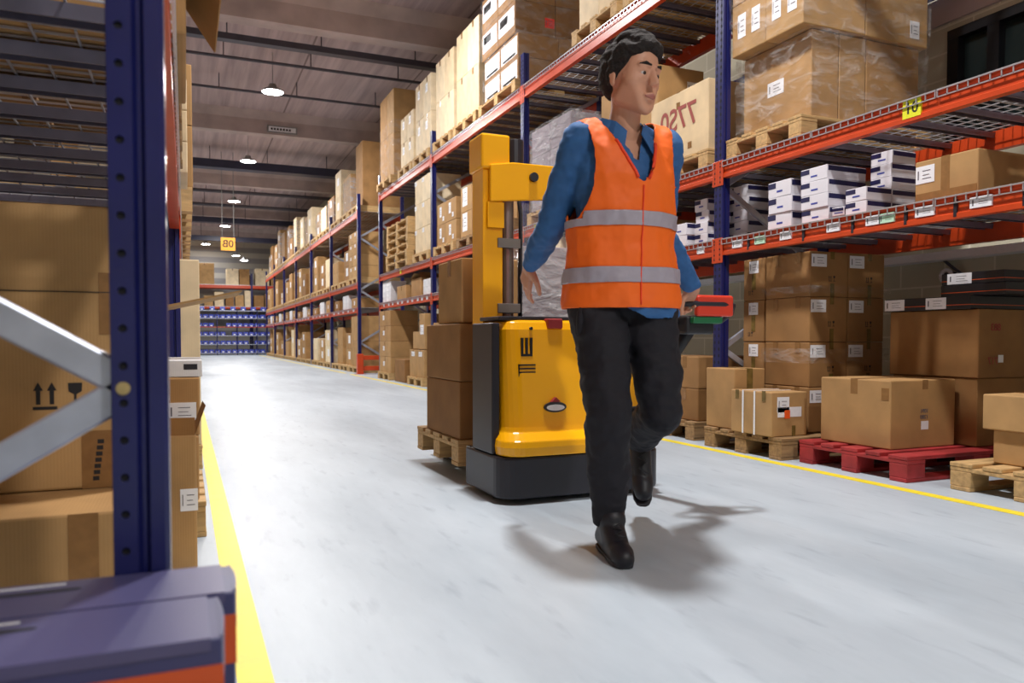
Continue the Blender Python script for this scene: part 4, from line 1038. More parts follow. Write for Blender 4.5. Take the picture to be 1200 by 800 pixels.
def hand(bm, w, d, n, t, curls, thumb, sp=1.0):
    """palm and five separate fingers: d along the fingers, n out of the palm, t towards the thumb"""
    d, n, t = Vector(d).normalized(), Vector(n).normalized(), Vector(t).normalized()
    hull(bm, (w, .026), (w+d*.03+t*.018, .018), (w+d*.03-t*.020, .017))
    hull(bm, (w+d*.02+t*.016, .017), (w+d*.02-t*.018, .016), (w+d*.088+t*.031, .0125), (w+d*.092+t*.004, .0125), (w+d*.082-t*.032, .0115))
    for off, ln, cu, k in ((.031, .076, curls[0], .086), (.0105, .084, curls[1], .092), (-.0105, .078, curls[2], .088), (-.031, .060, curls[3], .079)):
        p = w+d*k+t*off*1.02*sp; a = R(cu*.55); r = .0098 if off > -.03 else .0086
        for q, seg in enumerate((.45, .31, .26)):
            dv = d*math.cos(a)+n*math.sin(a)+t*off*.9*(sp-1)
            p2 = p+dv*ln*seg; hull(bm, (p, r), (p2, r*.92)); p = p2; r *= .92; a += R(cu)
    a = w+d*.018+t*.024; b = a+(d*.55+t*.75+n*thumb).normalized()*.042; c = b+(d*.85+t*.28+n*thumb*1.3).normalized()*.034; e = c+(d*.9+t*.0+n*thumb*1.4).normalized()*.026
    hull(bm, (a, .0165), (b, .0125)); hull(bm, (b, .0118), (c, .0108)); hull(bm, (c, .0105), (e, .0088))

bm = bmesh.new()
hull(bm, (pelvis, (.150, .105, .12), PA), (waist, (.140, .100, .06), TA))
hull(bm, (waist, (.140, .100, .06), TA), (chest, (.160, .112, .12), TA))
hull(bm, (chest, (.160, .112, .12), TA), (SR+Vector((.05, 0, -.01)), .055), (SL-Vector((.05, 0, .01)), .055), (nb-Vector((0, 0, .06)), .06))
hull(bm, (SR+Vector((.06, 0, .0)), .045), (SL-Vector((.06, 0, 0)), .045), (nb, .055))
hull(bm, (nb-Vector((0, 0, .03)), .062), (nt_, .055)); hull(bm, (nt_, .055), (hp(0, .02, -.03), .055))
for S, E, W in ((SR, ER, WR), (SL, EL, WL)):
    hull(bm, (S, .055), (E, .042)); hull(bm, (E, .042), (E.lerp(W, .3), .043)); hull(bm, (E.lerp(W, .3), .043), (W, .027))
for H, K, A in ((HR, KR, AR), (HL, KL, AL)):
    hull(bm, (H, .088), (K, .058)); hull(bm, (K, .056), (K.lerp(A, .3)+Vector((0, .015, 0)), .056)); hull(bm, (K.lerp(A, .3)+Vector((0, .015, 0)), .056), (A, .038))
# feet inside the shoes
FR = (AR+Vector((.012, .055, -.055)), AR+Vector((-.045, -.17, -.065)))
FL = (AL+Vector((.035, .055, -.045)), AL+Vector((-.035, -.085, -.195)))
for A, (h0, t0) in ((AR, FR), (AL, FL)): hull(bm, (A, .030), (h0, .026), (h0.lerp(t0, .5), .024)); hull(bm, (h0, .024), (t0, .022))
# head
sc = lambda r: r*HS if isinstance(r, (int, float)) else tuple(q*HS for q in r)
def hb(*ps): hull(bm, *[(hp(*p[0]), sc(p[1]), HA) for p in ps])
hb(((0, .012, .030), (.074, .095, .088)))
hb(((0, -.040, .045), (.060, .048, .050)), ((.040, -.045, -.020), .032), ((-.040, -.045, -.020), .032), ((0, -.030, .0), .06))
hb(((.040, -.045, -.018), .030), ((-.040, -.045, -.018), .030), ((.046, .0, -.072), .020), ((-.046, .0, -.072), .020), ((0, -.070, -.104), (.022, .016, .018)), ((.018, -.066, -.094), .018), ((-.018, -.066, -.094), .018))
hb(((0, -.089, .016), .0065), ((0, -.103, -.008), .0065), ((0, -.111, -.026), .0085), ((.010, -.098, -.031), .0075), ((-.010, -.098, -.031), .0075))
hb(((.050, -.052, -.006), .018), ((.036, -.066, -.014), .016), ((.054, -.030, -.004), .016)); hb(((-.050, -.052, -.006), .018), ((-.036, -.066, -.014), .016), ((-.054, -.030, -.004), .016))
for s in (1, -1):
    hb(((s*.016, -.090, .026), .008), ((s*.044, -.076, .024), .009))
    hb(((s*.019, -.0830, .0105), .0052), ((s*.034, -.0830, .0118), .0058), ((s*.047, -.0725, .009), .0050))
    hb(((s*.021, -.0805, -.0068), .0046), ((s*.034, -.0795, -.0075), .0050), ((s*.046, -.070, -.005), .0044))
    hb(((s*.079, .014, .010), (.006, .019, .024)), ((s*.077, .006, -.024), (.006, .010, .013)))
hb(((.020, -.086, -.064), .0055), ((0, -.0955, -.061), .007), ((-.020, -.086, -.064), .0055))
hb(((.016, -.084, -.074), .006), ((0, -.092, -.075), .008), ((-.016, -.084, -.074), .006))
# hands
hand(bm, WR, (.06, .62, -.78), (.97, -.18, -.08), (.14, -.76, -.60), (16, 20, 24, 28), .25, 1.12)
dL = Vector((.12, .84, -.52)).normalized(); nL = Vector((.02, -.52, -.85)).normalized(); tL = dL.cross(nL).normalized()
if tL.x < 0: tL = -tL
hand(bm, WL, dL, nL, -tL, (62, 64, 66, 66), .9, 1.0)
body = fuse(bm, .0042, 2, .5)
bo = obj('body', body, 'skin', PX, smooth=True)

# eyes, brows, lips, hair
for s in (1, -1):
    bm = bmesh.new(); hull(bm, (hp(s*.031, -.0735, .003), .0125)); e = obj('eye', bm, 'white', PX, smooth=True)
    bm = bmesh.new(); hull(bm, (hp(s*.031+.002, -.0828, .0015), (.0072, .0048, .0072), HA)); obj('iris', bm, 'iris', e, smooth=True)
    bm = bmesh.new(); hull(bm, (hp(s*.016, -.0965, .026), .0035), (hp(s*.034, -.0915, .031), .0045), (hp(s*.049, -.0795, .026), .003)); obj('eyebrow', bm, 'hair', PX, smooth=True)
bm = bmesh.new(); hull(bm, (hp(.021, -.0885, -.0675), .0032), (hp(0, -.0995, -.0635), .0050), (hp(0, -.0975, -.0740), .0052), (hp(-.021, -.0885, -.0675), .0032)); obj('lips', bm, 'lip', PX, smooth=True)
bm = bmesh.new()
def hh(*ps): hull(bm, *[(hp(*p[0]), sc(p[1]), HA) for p in ps])
hh(((0, .022, .050), (.082, .096, .084)), ((0, .060, .0), (.072, .054, .065)))
hh(((.036, -.064, .084), .024), ((-.036, -.064, .084), .024), ((0, -.072, .090), .025), ((0, .0, .118), (.066, .07, .03)))
hh(((-.056, -.056, .064), .012), ((-.044, -.066, .082), .016), ((-.066, -.034, .070), .014)); hh(((.056, -.056, .064), .012), ((.044, -.066, .082), .016), ((.066, -.034, .070), .014))
hh(((-.058, -.046, .078), .018), ((-.072, .004, .055), .020), ((-.074, .024, -.012), (.012, .016, .022)), ((-.066, -.020, .085), .02))
hh(((.058, -.046, .078), .018), ((.072, .004, .055), .020), ((.074, .024, -.012), (.012, .016, .022)), ((.066, -.020, .085), .02))
hair = fuse(bm, .0055, 2); wrinkle(hair, .006, 42, (1, .4, 1)); obj('hair', hair, 'hair', PX, smooth=True)

# trousers
bm = bmesh.new()
hull(bm, (pelvis+Vector((0, 0, .04)), (.165, .120, .05), PA), (HR+Vector((0, 0, -.02)), .108), (HL+Vector((0, 0, -.02)), .108))
for H, K, A, rk, rm, ra in ((HR, KR, AR, .082, .080, .060), (HL, KL, AL, .080, .076, .060)):
    mid = K.lerp(A, .45)+Vector((0, .012, 0))
    hull(bm, (H, .112), (H.lerp(K, .5), .098)); hull(bm, (H.lerp(K, .5), .098), (K, rk)); hull(bm, (K, rk), (mid, rm)); hull(bm, (mid, rm), (A+(K-A).normalized()*.035, ra))
tr = fuse(bm, .007, 4); wrinkle(tr, .011, 9, (1, 1, 1.1), 3); wrinkle(tr, .005, 20, (1, 1, 1.6), 9)
tro = obj('trousers', tr, 'trouser', PX, smooth=True)
bm = bmesh.new(); hull(bm, (HR+Vector((-.085, -.055, -.10)), (.022, .045, .075), -45)); po = fuse(bm, .007, 3); obj('pocket', po, 'trouser', tro, smooth=True)

# shoes
for (A, (h0, t0)), lift in (((AR, FR), 0), ((AL, FL), 1)):
    dn = Vector((0, 0, -1)) if not lift else Vector((-.25, -.55, -.80)).normalized()*-1
    up = Vector((0, 0, 1)) if not lift else (Vector((-.30, -.62, .72))).normalized()
    ax = (t0-h0).normalized(); up = (up-ax*up.dot(ax)).normalized()
    bm = bmesh.new()
    hull(bm, (h0+up*.005, .038), (h0.lerp(t0, .5), .042), (A+(A-h0)*.35, .043)); hull(bm, (h0.lerp(t0, .45)+up*.008, .043), (t0-ax*.02, .044), (t0+ax*.012-up*.004, .036))
    hull(bm, (A+(A-h0)*.1, .047), (A+(A-h0)*.55, .050))
    hull(bm, (A+(A-h0)*.25, .046), (h0.lerp(t0, .55)+up*.004, .043), (t0-ax*.04, .040))
    sh = fuse(bm, .0055, 3)
    so = obj('shoe', sh, 'shoe', PX, smooth=True)
    bm = bmesh.new(); sd = ax.cross(up).normalized(); lo = -up*.034
    prof = [(-.034, .018), (-.02, .030), (.05, .036), (.12, .035), (.19, .042), (.235, .038), (.262, .026), (.270, .012)]
    ring = [h0+lo+ax*a+sd*b for a, b in prof]+[h0+lo+ax*a-sd*b for a, b in reversed(prof)]
    if not lift:
        for p in ring: p.z = .016
    va = [bm.verts.new(p) for p in ring]; vb = [bm.verts.new(p-up*.015) for p in ring]; n = len(ring)
    for i in range(n): bm.faces.new((va[i], va[(i+1)%n], vb[(i+1)%n], vb[i]))
    bm.faces.new(va); bm.faces.new(vb[::-1]); obj('sole', bm, 'sole', so, bevel=.003)
    bm = bmesh.new()
    L = []
    for k in range(7):
        q = A.lerp(t0, .12+.10*k)+up*(.050-.0015*k)+ax*.02; L.append(q+sd*.017*(1 if k % 2 else -1))
    tube(bm, L, .003, 6); obj('laces', bm, 'sole', so, smooth=True)

# shirt
bm = bmesh.new()
hull(bm, (pelvis+Vector((.03, -.01, -.10)), (.190, .150, .05), PA), (pelvis+Vector((.01, 0, .02)), (.186, .140, .05), PA))
hull(bm, (pelvis+Vector((0, 0, -.02)), (.178, .130, .09), PA), (waist, (.166, .124, .07), TA))
hull(bm, (waist, (.166, .124, .07), TA), (chest, (.186, .136, .13), TA))
hull(bm, (chest, (.186, .136, .13), TA), (SR+Vector((.04, 0, -.01)), .070), (SL-Vector((.04, 0, .01)), .070), (nb-Vector((0, 0, .06)), .075))
hull(bm, (SR+Vector((.05, 0, .005)), .058), (SL-Vector((.05, 0, -.005)), .058), (nb+Vector((0, 0, -.005)), .070))
for S, E, W in ((SR, ER, WR), (SL, EL, WL)):
    hull(bm, (S, .072), (E, .057)); hull(bm, (E, .057), (E.lerp(W, .5), .052)); hull(bm, (E.lerp(W, .5), .052), (E.lerp(W, .90), .041))
st = fuse(bm, .007, 4); wrinkle(st, .008, 12, (1, 1, 1.6), 5); wrinkle(st, .003, 30, (1, 1, 1), 8)
dead = [f for f in st.faces if (lambda c: (c.z > 1.585) or (c.z < (.91 if c.x < 1.42 else .91-.055*min(1, (c.x-1.42)/.10))))(f.calc_center_median())]
bmesh.ops.delete(st, geom=dead, context='FACES')
tl = Matrix.Rotation(R(-TA), 3, 'Z')
def loc(c): q = tl @ (c-chest); return q.x, -q.y, c.z       # sideways, forward, height
dead = [f for f in st.faces if (lambda a: a[1] > 0 and a[2] > 1.42 and abs(a[0]) < (a[2]-1.42)*.42)(loc(f.calc_center_median()))]
bmesh.ops.delete(st, geom=dead, context='FACES')
for _ in range(8): bmesh.ops.smooth_vert(st, verts=[v for v in st.verts if v.is_boundary], factor=.5, use_axis_x=True, use_axis_y=True, use_axis_z=True)
sho = obj('shirt', st, 'shirt', PX, smooth=True)
inv = Matrix.Rotation(R(TA), 3, 'Z')
def chestp(x, f, z): return inv @ Vector((x, -f, 0)) + Vector((chest.x, chest.y, z))
for s in (1, -1):
    bm = bmesh.new()
    pts = [[(.075*s, -.055, 1.60), (.075*s, -.055, 1.60), (.098*s, -.06, 1.552)], [(.078*s, .0, 1.592), (.078*s, .0, 1.592), (.108*s, .01, 1.545)], [(.056*s, .062, 1.565), (.056*s, .062, 1.565), (.085*s, .090, 1.500)], [(.030*s, .095, 1.525), (.030*s, .095, 1.525), (.060*s, .128, 1.445)]]
    rows = [[bm.verts.new(chestp(*p[0])), bm.verts.new(chestp(*p[2]))] for p in pts]
    fs = [bm.faces.new((a[0], a[1], b[1], b[0])) for a, b in zip(rows, rows[1:])]
    bmesh.ops.recalc_face_normals(bm, faces=bm.faces)
    bmesh.ops.solidify(bm, geom=fs, thickness=.006); obj('collar', bm, 'shirt', sho, bevel=.002, smooth=True)

# vest
bm = bmesh.new()
hull(bm, (pelvis+Vector((0, 0, -.06)), (.224, .165, .10), PA), (pelvis+Vector((0, 0, .0)), (.224, .163, .10), PA), (waist, (.214, .158, .08), TA))
hull(bm, (waist, (.214, .158, .08), TA), (chest, (.220, .162, .13), TA))
hull(bm, (chest, (.220, .162, .13), TA), (SR+Vector((.03, 0, -.003)), .089), (SL-Vector((.03, 0, .003)), .089), (nb-Vector((0, 0, .06)), .09))
hull(bm, (SR+Vector((.045, 0, .012)), .076), (SL-Vector((.045, 0, -.012)), .076), (nb-Vector((0, 0, .008)), .084))
vb_ = fuse(bm, .0065, 5); wrinkle(vb_, .009, 8, (1, 1, .9), 2); wrinkle(vb_, .003, 22, (1, 1, 1), 12)
def cut(b, keep):
    dead = [f for f in b.faces if not keep(*loc(f.calc_center_median()))]
    bmesh.ops.delete(b, geom=dead, context='FACES')
    lone = [v for v in b.verts if not v.link_faces]; bmesh.ops.delete(b, geom=lone, context='VERTS')
def vest_keep(x, f, z):
    x = x-(chest.x-1.503)
    if z < .895: return False
    if f > 0 and z > 1.345 and abs(x-.0) < .010+(z-1.345)*.42: return False
    if z > 1.50 and math.hypot(x, f+.01) < .104: return False
    if z > 1.215 and abs(x) > .162+.05*abs((z-1.40)/.19)**2.2*(1 if z < 1.40 else .6): return False
    return True
bands = vb_.copy()
for zc in (.895,): 
    g = bmesh.ops.bisect_plane(vb_, geom=vb_.verts[:]+vb_.edges[:]+vb_.faces[:], plane_co=(0, 0, zc), plane_no=(0, 0, 1))
cut(vb_, vest_keep)
thin = [f for f in vb_.faces if sum(e.is_boundary for e in f.edges) >= 2]; bmesh.ops.delete(vb_, geom=thin, context='FACES'); bmesh.ops.delete(vb_, geom=[v for v in vb_.verts if not v.link_faces], context='VERTS')
for _ in range(9): bmesh.ops.smooth_vert(vb_, verts=[v for v in vb_.verts if v.is_boundary and v.co.z > .91], factor=.5, use_axis_x=True, use_axis_y=True, use_axis_z=True)
edge = [[v.co.copy() for v in e.verts] for e in vb_.edges if e.is_boundary]
thicken(vb_, .006)
vo = obj('vest', vb_, 'vest', PX, smooth=True)
for za, zb, tilt in ((1.185, 1.237, 0), (.985, 1.040, 0)):
    b = bands.copy()
    for co, no in (((0, 0, za), (0, 0, -1)), ((0, 0, zb), (0, 0, 1))):
        bmesh.ops.bisect_plane(b, geom=b.verts[:]+b.edges[:]+b.faces[:], plane_co=co, plane_no=no, clear_outer=True)
    cut(b, lambda x, f, z: not (z > 1.215 and abs(x) > .19))
    b.normal_update()
    for v in b.verts: v.co += v.normal*.0045
    thicken(b, .002)
    obj('reflective_band', b, 'reflect', vo, smooth=True)
bands.free()
# coloured edging round the neckline and a zip down the front, laid on the vest surface
dg = bpy.context.evaluated_depsgraph_get()
from mathutils.bvhtree import BVHTree
vbm = bmesh.new(); vbm.from_mesh(vo.data); tree = BVHTree.FromBMesh(vbm); vbm.free()
def on_vest(x, z, off=.003):
    o = chestp(x, .5, z)-PX.location; d = (inv @ Vector((0, 1, 0)))
    h = tree.ray_cast(o, d)
    if h[0] is None: return None
    p = h[0]-d*off+PX.location
    return p if loc(p)[1] > .03 else None
zp = [p for p in (on_vest(.0, .905+.02*k) for k in range(23)) if p is not None]
bm = bmesh.new(); tube(bm, zp, .0028, 6); obj('zip', bm, 'vest_edge', vo, smooth=True)
for s in (1, -1):
    pts = [p for p in (on_vest(s*(.020+(z-1.345)*.425), z, .002) for z in [1.35+.02*k for k in range(8)]) if p is not None]
    if len(pts) > 3: bm = bmesh.new(); tube(bm, pts, .006, 6); obj('neck_edging', bm, 'vest_edge', vo, smooth=True)
# ------------------------------------------------------------------ the hall
X0, X1, Y0, Y1, ZC = -4.2, 5.45, -8.0, 45.0, 6.6
def slab(name, m, *b):
    bm = bmesh.new(); box(bm, *b); return struct(name, bm, m)
slab('floor', 'floor', X0-.2, Y0-.2, -.2, X1+.2, Y1+.2, 0)
slab('ceiling', 'ceiling', X0-.2, Y0-.2, ZC, X1+.2, Y1+.2, ZC+.2)
slab('wall_left', 'block', X0-.2, Y0-.2, 0, X0, Y1+.2, ZC)
slab('wall_front', 'block', X0, Y0-.2, 0, X1, Y0, ZC)
slab('wall_back', 'clad', X0, Y1, 0, X1, Y1+.2, ZC)
# right wall with an office window
WY0, WY1, WZ0, WZ1 = 1.6, 4.2, 2.25, 3.15
bm = bmesh.new()
for b in ((X1, Y0-.2, 0, X1+.2, WY0, ZC), (X1, WY1, 0, X1+.2, Y1+.2, ZC), (X1, WY0, 0, X1+.2, WY1, WZ0), (X1, WY0, WZ1, X1+.2, WY1, ZC)): box(bm, *b)
bmesh.ops.remove_doubles(bm, verts=bm.verts, dist=1e-4)
struct('wall_right', bm, 'block')
bm = bmesh.new(); fy = (WY0, 2.55, 3.00, 3.41, 3.82, WY1)
for b in ((X1-.02, WY0, WZ1-.07, X1+.1, WY1, WZ1), (X1-.02, WY0, WZ0, X1+.1, WY1, WZ0+.07)): box(bm, *b)
for k, y in enumerate((WY0, 2.94, 3.79, WY1-.09)): box(bm, X1-.018, y, WZ0+.07, X1+.098, y+.09, WZ1-.07)
wn = struct('window_1', bm, 'window_frame')
bm = bmesh.new(); box(bm, X1+.05, WY0+.02, WZ0+.02, X1+.06, WY1-.02, WZ1-.02); obj('pane', bm, 'glass', wn)
slab('trim_1', 'beam_concrete', X1-.03, -2, 3.22, X1, 12, 3.42)
# concrete beams across the hall, every second rack bay
for k, y in enumerate((-1.0, 6.3, 13.6, 20.9, 28.2, 35.5, 42.8)):
    bm = bmesh.new(); prism(bm, [(y-.16, 6.05), (y+.16, 6.05), (y+.16, 6.4), (y+.30, ZC), (y-.30, ZC), (y-.16, 6.4)], 'x', X0, X1)
    struct('trim_%d' % (k+2), bm, 'beam_concrete')
# floor lines
slab('trim_20', 'line', .100, -3.0, .0002, .178, 42.0, .002)
slab('trim_21', 'line', 3.40, -3.0, .0002, 3.47, 17.4, .002)
slab('trim_22', 'line', 3.40, 18.0, .0002, 3.47, 41.0, .002)
# pipes and trays under the ceiling
def run(name, label, y, z, r, m, cat='pipe', x0=X0+.02, x1=X1-.02, hang=True):
    t = thing(name, label, cat, (0, y, z)); bm = bmesh.new()
    if r > .08: box(bm, x0, y-r*.8, z-r*.5, x1, y+r*.8, z+r*.5)
    else: rod(bm, (x0, y, z), (x1, y, z), r, 10)
    obj('conduit' if r <= .08 else 'tray', bm, m, t)
    if hang:
        for x in (-3, -1, .75, 2.4, 4.2):
            bm = bmesh.new(); rod(bm, (x, y, z), (x, y, ZC-.001), .012, 6); obj('hanger', bm, m, t)
    return t
run('cable_tray', 'grey cable tray hung on rods before the brightest lamp', 14.7, 6.15, .11, 'conduit', 'cable tray')
run('ceiling_pipe', 'thin dark pipe across the ceiling beside the brightest lamp', 16.0, 6.25, .03, 'conduit')
run('ceiling_pipe', 'thin dark pipe just beyond the brightest lamp', 18.1, 6.28, .028, 'conduit')
run('steel_girder', 'thick dark blue steel girder across the aisle ceiling', 24.9, 6.05, .24, 'darksteel', 'beam')
run('ceiling_pipe', 'dark pipe across the ceiling past the blue girder', 29.6, 6.1, .06, 'conduit')
run('ceiling_pipe', 'dark pipe above the second last lamp', 32.0, 6.0, .06, 'conduit')
run('steel_girder', 'dark girder near the end of the hall', 34.4, 5.75, .22, 'darksteel', 'beam', hang=True)
run('steel_girder', 'lower dark girder by the end wall', 39.0, 5.55, .22, 'darksteel', 'beam', hang=True)
t = thing('wall_pipe', 'blue pipe along the wall above the dark window', 'pipe', (X1-.15, 3, 3.44)); bm = bmesh.new(); rod(bm, (X1-.12, -4, 3.44), (X1-.12, 14, 3.44), .05, 12); obj('pipe', bm, 'pipe_blue', t)
for y in (0, 3.9, 8, 12): 
    bm = bmesh.new(); box(bm, X1-.10, y-.02, 3.425, X1-.001, y+.02, 3.52); obj('bracket', bm, 'darksteel', t)
t = thing('wall_pipe', 'white pipe ledge along the block wall under the label shelf', 'pipe', (X1-.1, 3, 1.42)); bm = bmesh.new(); box(bm, X1-.16, -3, 1.39, X1-.001, 14, 1.45); obj('pipe', bm, 'paper', t)
t = thing('cable_reel', 'white ring with a dark cable on the block wall', 'cable', (X1-.05, 4.15, 1.27)); bm = bmesh.new()
for k in range(24):
    pass
ring = [(X1-.05, 4.15+.045*math.cos(2*math.pi*k/20), 1.27+.045*math.sin(2*math.pi*k/20)) for k in range(21)]
tube(bm, ring, .016, 8); obj('ring', bm, 'paper', t, smooth=True)
bm = bmesh.new(); tube(bm, [(X1-.03, 4.19, 1.40), (X1-.04, 4.14, 1.36), (X1-.03, 4.05, 1.29), (X1-.03, 4.03, 1.0), (X1-.03, 4.03, .6)], .012, 8); obj('cable', bm, 'conduit', t, smooth=True)
bm = bmesh.new(); box(bm, X1-.036, 4.10, 1.24, X1-.0, 4.20, 1.30); obj('wall_mount', bm, 'conduit', t)
# lamps over the aisle
LAMPY = [-3.4, 3.2, 9.8, 16.4, 23.0, 29.8, 36.4]
LN = ('lamp behind the viewer', 'lamp above the strapped carton', 'lamp at the top edge of the picture', 'brightest lamp in view over the aisle', 'second lamp down the aisle past the brightest', 'third lamp down the aisle, before the amber sign', 'fourth lamp down the aisle, above the amber sign')
def lamp(x, y, z, label, r=.22, power=300, up=True):
    t = thing('ceiling_lamp', 'round white high-bay ' + label, 'lamp', (x, y, z), 0, 'high-bay lamps')
    bm = bmesh.new(); lathe(bm, [(.05, .17), (.07, .16), (.09, .09), (r*.75, .06), (r, .02), (r, .0), (r-.012, 0), (r-.015, .015)], (x, y, z), 24); obj('housing', bm, 'lampbody', t, smooth=False)
    bm = bmesh.new(); rod(bm, (x, y, z+.004), (x, y, z+.012), r-.018, 24); obj('lens', bm, 'lens', t)
    bm = bmesh.new(); rod(bm, (x, y, z+.17), (x, y, ZC-.001), .007, 6); obj('hanger', bm, 'lampbody', t)
    ld = bpy.data.lights.new('lamp_light', 'AREA'); ld.shape = 'DISK'; ld.size = r*1.7; ld.energy = power; ld.color = (1, .975, .955)
    lo = bpy.data.objects.new('lamp_light', ld); COL.objects.link(lo); lo.parent = t; lo.location = (0, 0, -.02)
    return t
for y, n in zip(LAMPY, LN): lamp(1.7, y, 5.8, n)
lamp(1.05, 43.2, 5.75, 'lamp at the far end above the bin shelving', power=60)
for k, (x, y, z) in enumerate(((2.35, 40.2, 4.9), (2.75, 40.4, 4.7))):
    lamp(x, y, z, ('lamp hanging low near the end rack, beside the amber sign', 'twin of the low lamp near the end rack')[k], .2, 40)
# hanging aisle sign
t = thing('aisle_sign', 'amber hanging aisle sign with black letters', 'sign', (1.27, 25.6, 3.75))
bm = bmesh.new(); box(bm, 1.06, 25.58, 3.56, 1.48, 25.61, 3.96); bd = obj('board', bm, 'signyellow', t)
text('lettering', '0B', .31, 'ink', bd, Vector((1.27, 25.578, 3.76))-t.location, '-y')
for x in (1.10, 1.44): bm = bmesh.new(); rod(bm, (x, 25.595, 3.96), (x, 25.595, ZC-.001), .012, 6); obj('rod', bm, 'lampbody', t)
t = thing('beam_sign', 'small pale framed plate fixed to the ceiling beam', 'sign', (2.35, 20.7, 6.17))
bm = bmesh.new(); box(bm, 2.0, 20.70, 6.10, 2.75, 20.738, 6.28); bd = obj('board', bm, 'lampbody', t)
bm = bmesh.new(); box(bm, 2.04, 20.694, 6.13, 2.71, 20.70, 6.25); pl = obj('face', bm, 'paper', bd)
bm = bmesh.new()
for k in range(7): box(bm, 2.09+.075*k, 20.690, 6.165, 2.135+.075*k, 20.694, 6.215)
box(bm, 2.09, 20.690, 6.163, 2.58, 20.694, 6.166)
bmesh.ops.remove_doubles(bm, verts=bm.verts, dist=.0001)
obj('printed_mark', bm, 'ink', pl)
# orange end guard of the distant run
t = thing('end_guard', 'orange steel bumper guarding the end of the distant rack run', 'barrier', (4.2, 17.45, 0))
for x in (3.66, 4.86):
    bm = bmesh.new(); box(bm, x-.07, 17.38, .006, x+.07, 17.52, .46); obj('post', bm, 'orange', t, bevel=.01)
    bm = bmesh.new(); box(bm, x-.11, 17.34, 0, x+.11, 17.56, .006); obj('foot_plate', bm, 'orange', t)
for z in (.08, .32): bm = bmesh.new(); box(bm, 3.73, 17.41, z, 4.79, 17.49, z+.10); obj('rail', bm, 'orange', t, bevel=.008)
# ---- end of the hall: cross rack, its cartons, and the blue bin shelving
EY = 43.2
t = thing('pallet_rack', 'orange-beamed rack across the end of the hall', 'storage rack', (2.2, EY, 0))
for x in (.45, 3.3, 5.3):
    for y in (EY, EY+1.0): bm = bmesh.new(); box(bm, x-.05, y-.05, .004, x+.05, y+.05, 4.3); obj('upright', bm, 'navy', t)
for (a, b) in ((.5, 3.25), (3.35, 5.25)):
    for y in (EY-.03, EY+1.0):
        bm = bmesh.new(); box(bm, a, y, 3.50, b, y+.05, 3.66); obj('beam', bm, 'orange', t)
        bm = bmesh.new(); box(bm, a, y, 2.42, b, y+.05, 2.52); obj('beam', bm, 'orange', t)
    for z in (3.66, 2.52): bm = bmesh.new(); box(bm, a, EY-.03, z, b, EY+1.05, z+.02); obj('shelf_deck', bm, 'wire', t)
for k, (x, w, h) in enumerate(((.5, .95, 1.1), (2.05, .6, .85), (2.7, .5, .85), (3.5, .7, .9), (4.3, .7, 1.1))):
    carton(x, EY+.05, 3.682, x+w, EY+.9, 3.682+h, '%s carton on the top of the end rack' % ('wide shouldered', 'round-cornered tan', 'narrow tan', 'brown', 'tall brown')[k], ('card', 'card_pale')[k % 2], 'y')
for k, (x, w, h) in enumerate(((.95, .42, .55), (1.45, .45, .75), (2.0, .40, .6), (2.48, .42, .6), (2.95, .3, .85), (3.42, .5, .6), (4.0, .6, .7), (4.7, .5, .5))):
    carton(x, EY+.05, 2.542, x+w, EY+.8, 2.542+h, '%s carton on the shelf above the blue bins' % ('first', 'second', 'third', 'fourth', 'slim fifth', 'sixth', 'seventh', 'eighth')[k], ('card', 'card_pale', 'card_dark')[k % 3])
t = thing('bin_shelving', 'steel shelving full of blue bins across the hall end', 'shelving', (2.2, EY-.7, 0))
BX0, BX1, BY0, BY1 = .55, 4.45, EY-1.05, EY-.45
lv = (.10, .55, 1.0, 1.45, 1.9)
for x in (BX0, BX0+.975, BX0+1.95, BX0+2.925, BX1):
    for y in (BY0, BY1): bm = bmesh.new(); box(bm, x-.02, y-.02, 0, x+.02, y+.02, 2.3); obj('post', bm, 'navy', t)
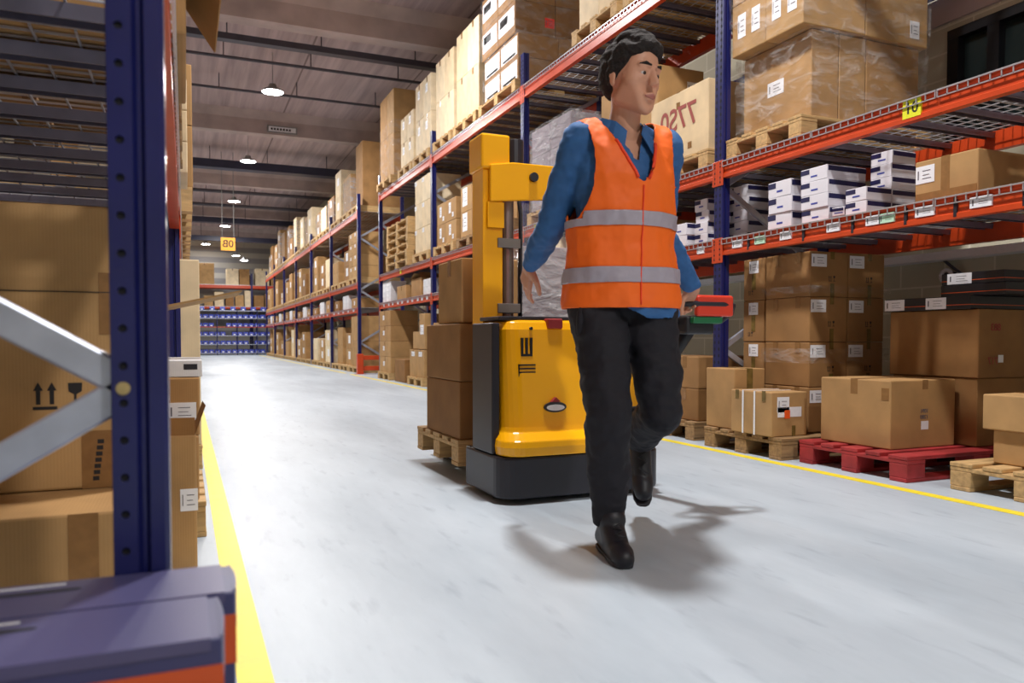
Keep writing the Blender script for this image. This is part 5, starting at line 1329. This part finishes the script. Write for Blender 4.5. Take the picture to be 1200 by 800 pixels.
for z in lv+(2.29,): bm = bmesh.new(); box(bm, BX0-.02, BY0-.02, z-.03, BX1+.02, BY1+.02, z); obj('shelf', bm, 'galv' if z != 1.45 else 'orange', t)
bm = bmesh.new()
prism(bm, [(-.25, 0), (.25, 0), (.25, .19), (-.17, .19), (-.25, .11)], 'x', -.12, .12); binm = mesh(bm, 'bin_blue', bevel=.006)
bm = bmesh.new(); box(bm, -.05, -.2525, .03, .05, -.2505, .08); binl = mesh(bm, 'paper')
ROW = ('floor', 'second', 'third', 'fourth', 'top')
for r, z in enumerate(lv):
    for k in range(14):
        if (r, k) in ((2, 5), (1, 9), (3, 3), (3, 4), (0, 12), (0, 13)): continue
        o = put('storage_bin', binm, None, (BX0+.14+.2785*k, (BY0+BY1)/2, z+.001)); tag(o, 'blue open-fronted bin on the %s row of the bin shelving' % ROW[r], 'bin', 'blue bins of the %s row' % ROW[r])
        put('label_sticker', binl, o)
for k in range(7):
    o = put('storage_bin', binm, None, (BX0+.25+.5*k, (BY0+BY1)/2, 2.292)); tag(o, 'blue open-fronted bin lined up on top of the bin shelving', 'bin', 'blue bins on top of the shelving'); put('label_sticker', binl, o)

# ------------------------------------------------------------------ light, camera, view
w = bpy.data.worlds.new('hall'); SC.world = w; w.use_nodes = True
w.node_tree.nodes['Background'].inputs['Color'].default_value = (.5, .5, .6, 1); w.node_tree.nodes['Background'].inputs['Strength'].default_value = .03
cd = bpy.data.cameras.new('camera'); cam = bpy.data.objects.new('camera', cd); COL.objects.link(cam); SC.camera = cam
cam.location = (0, 0, .78); cam.rotation_euler = (R(90-1.8), 0, -R(23.05))
cd.sensor_width = 36; cd.lens = 27; cd.clip_start = .05; cd.clip_end = 200
cd.shift_y = 26.3/1200
cd.dof.use_dof = True; cd.dof.focus_distance = 4.2; cd.dof.aperture_fstop = 4.0
SC.view_settings.view_transform = 'Standard'; SC.view_settings.look = 'None'; SC.view_settings.gamma = 1
SC.view_settings.use_curve_mapping = False; SC.view_settings.exposure = -0.08
SC.cycles.use_denoising = True
SC.cycles.max_bounces = 8; SC.cycles.transparent_max_bounces = 24
SC.cycles.sample_clamp_indirect = 8
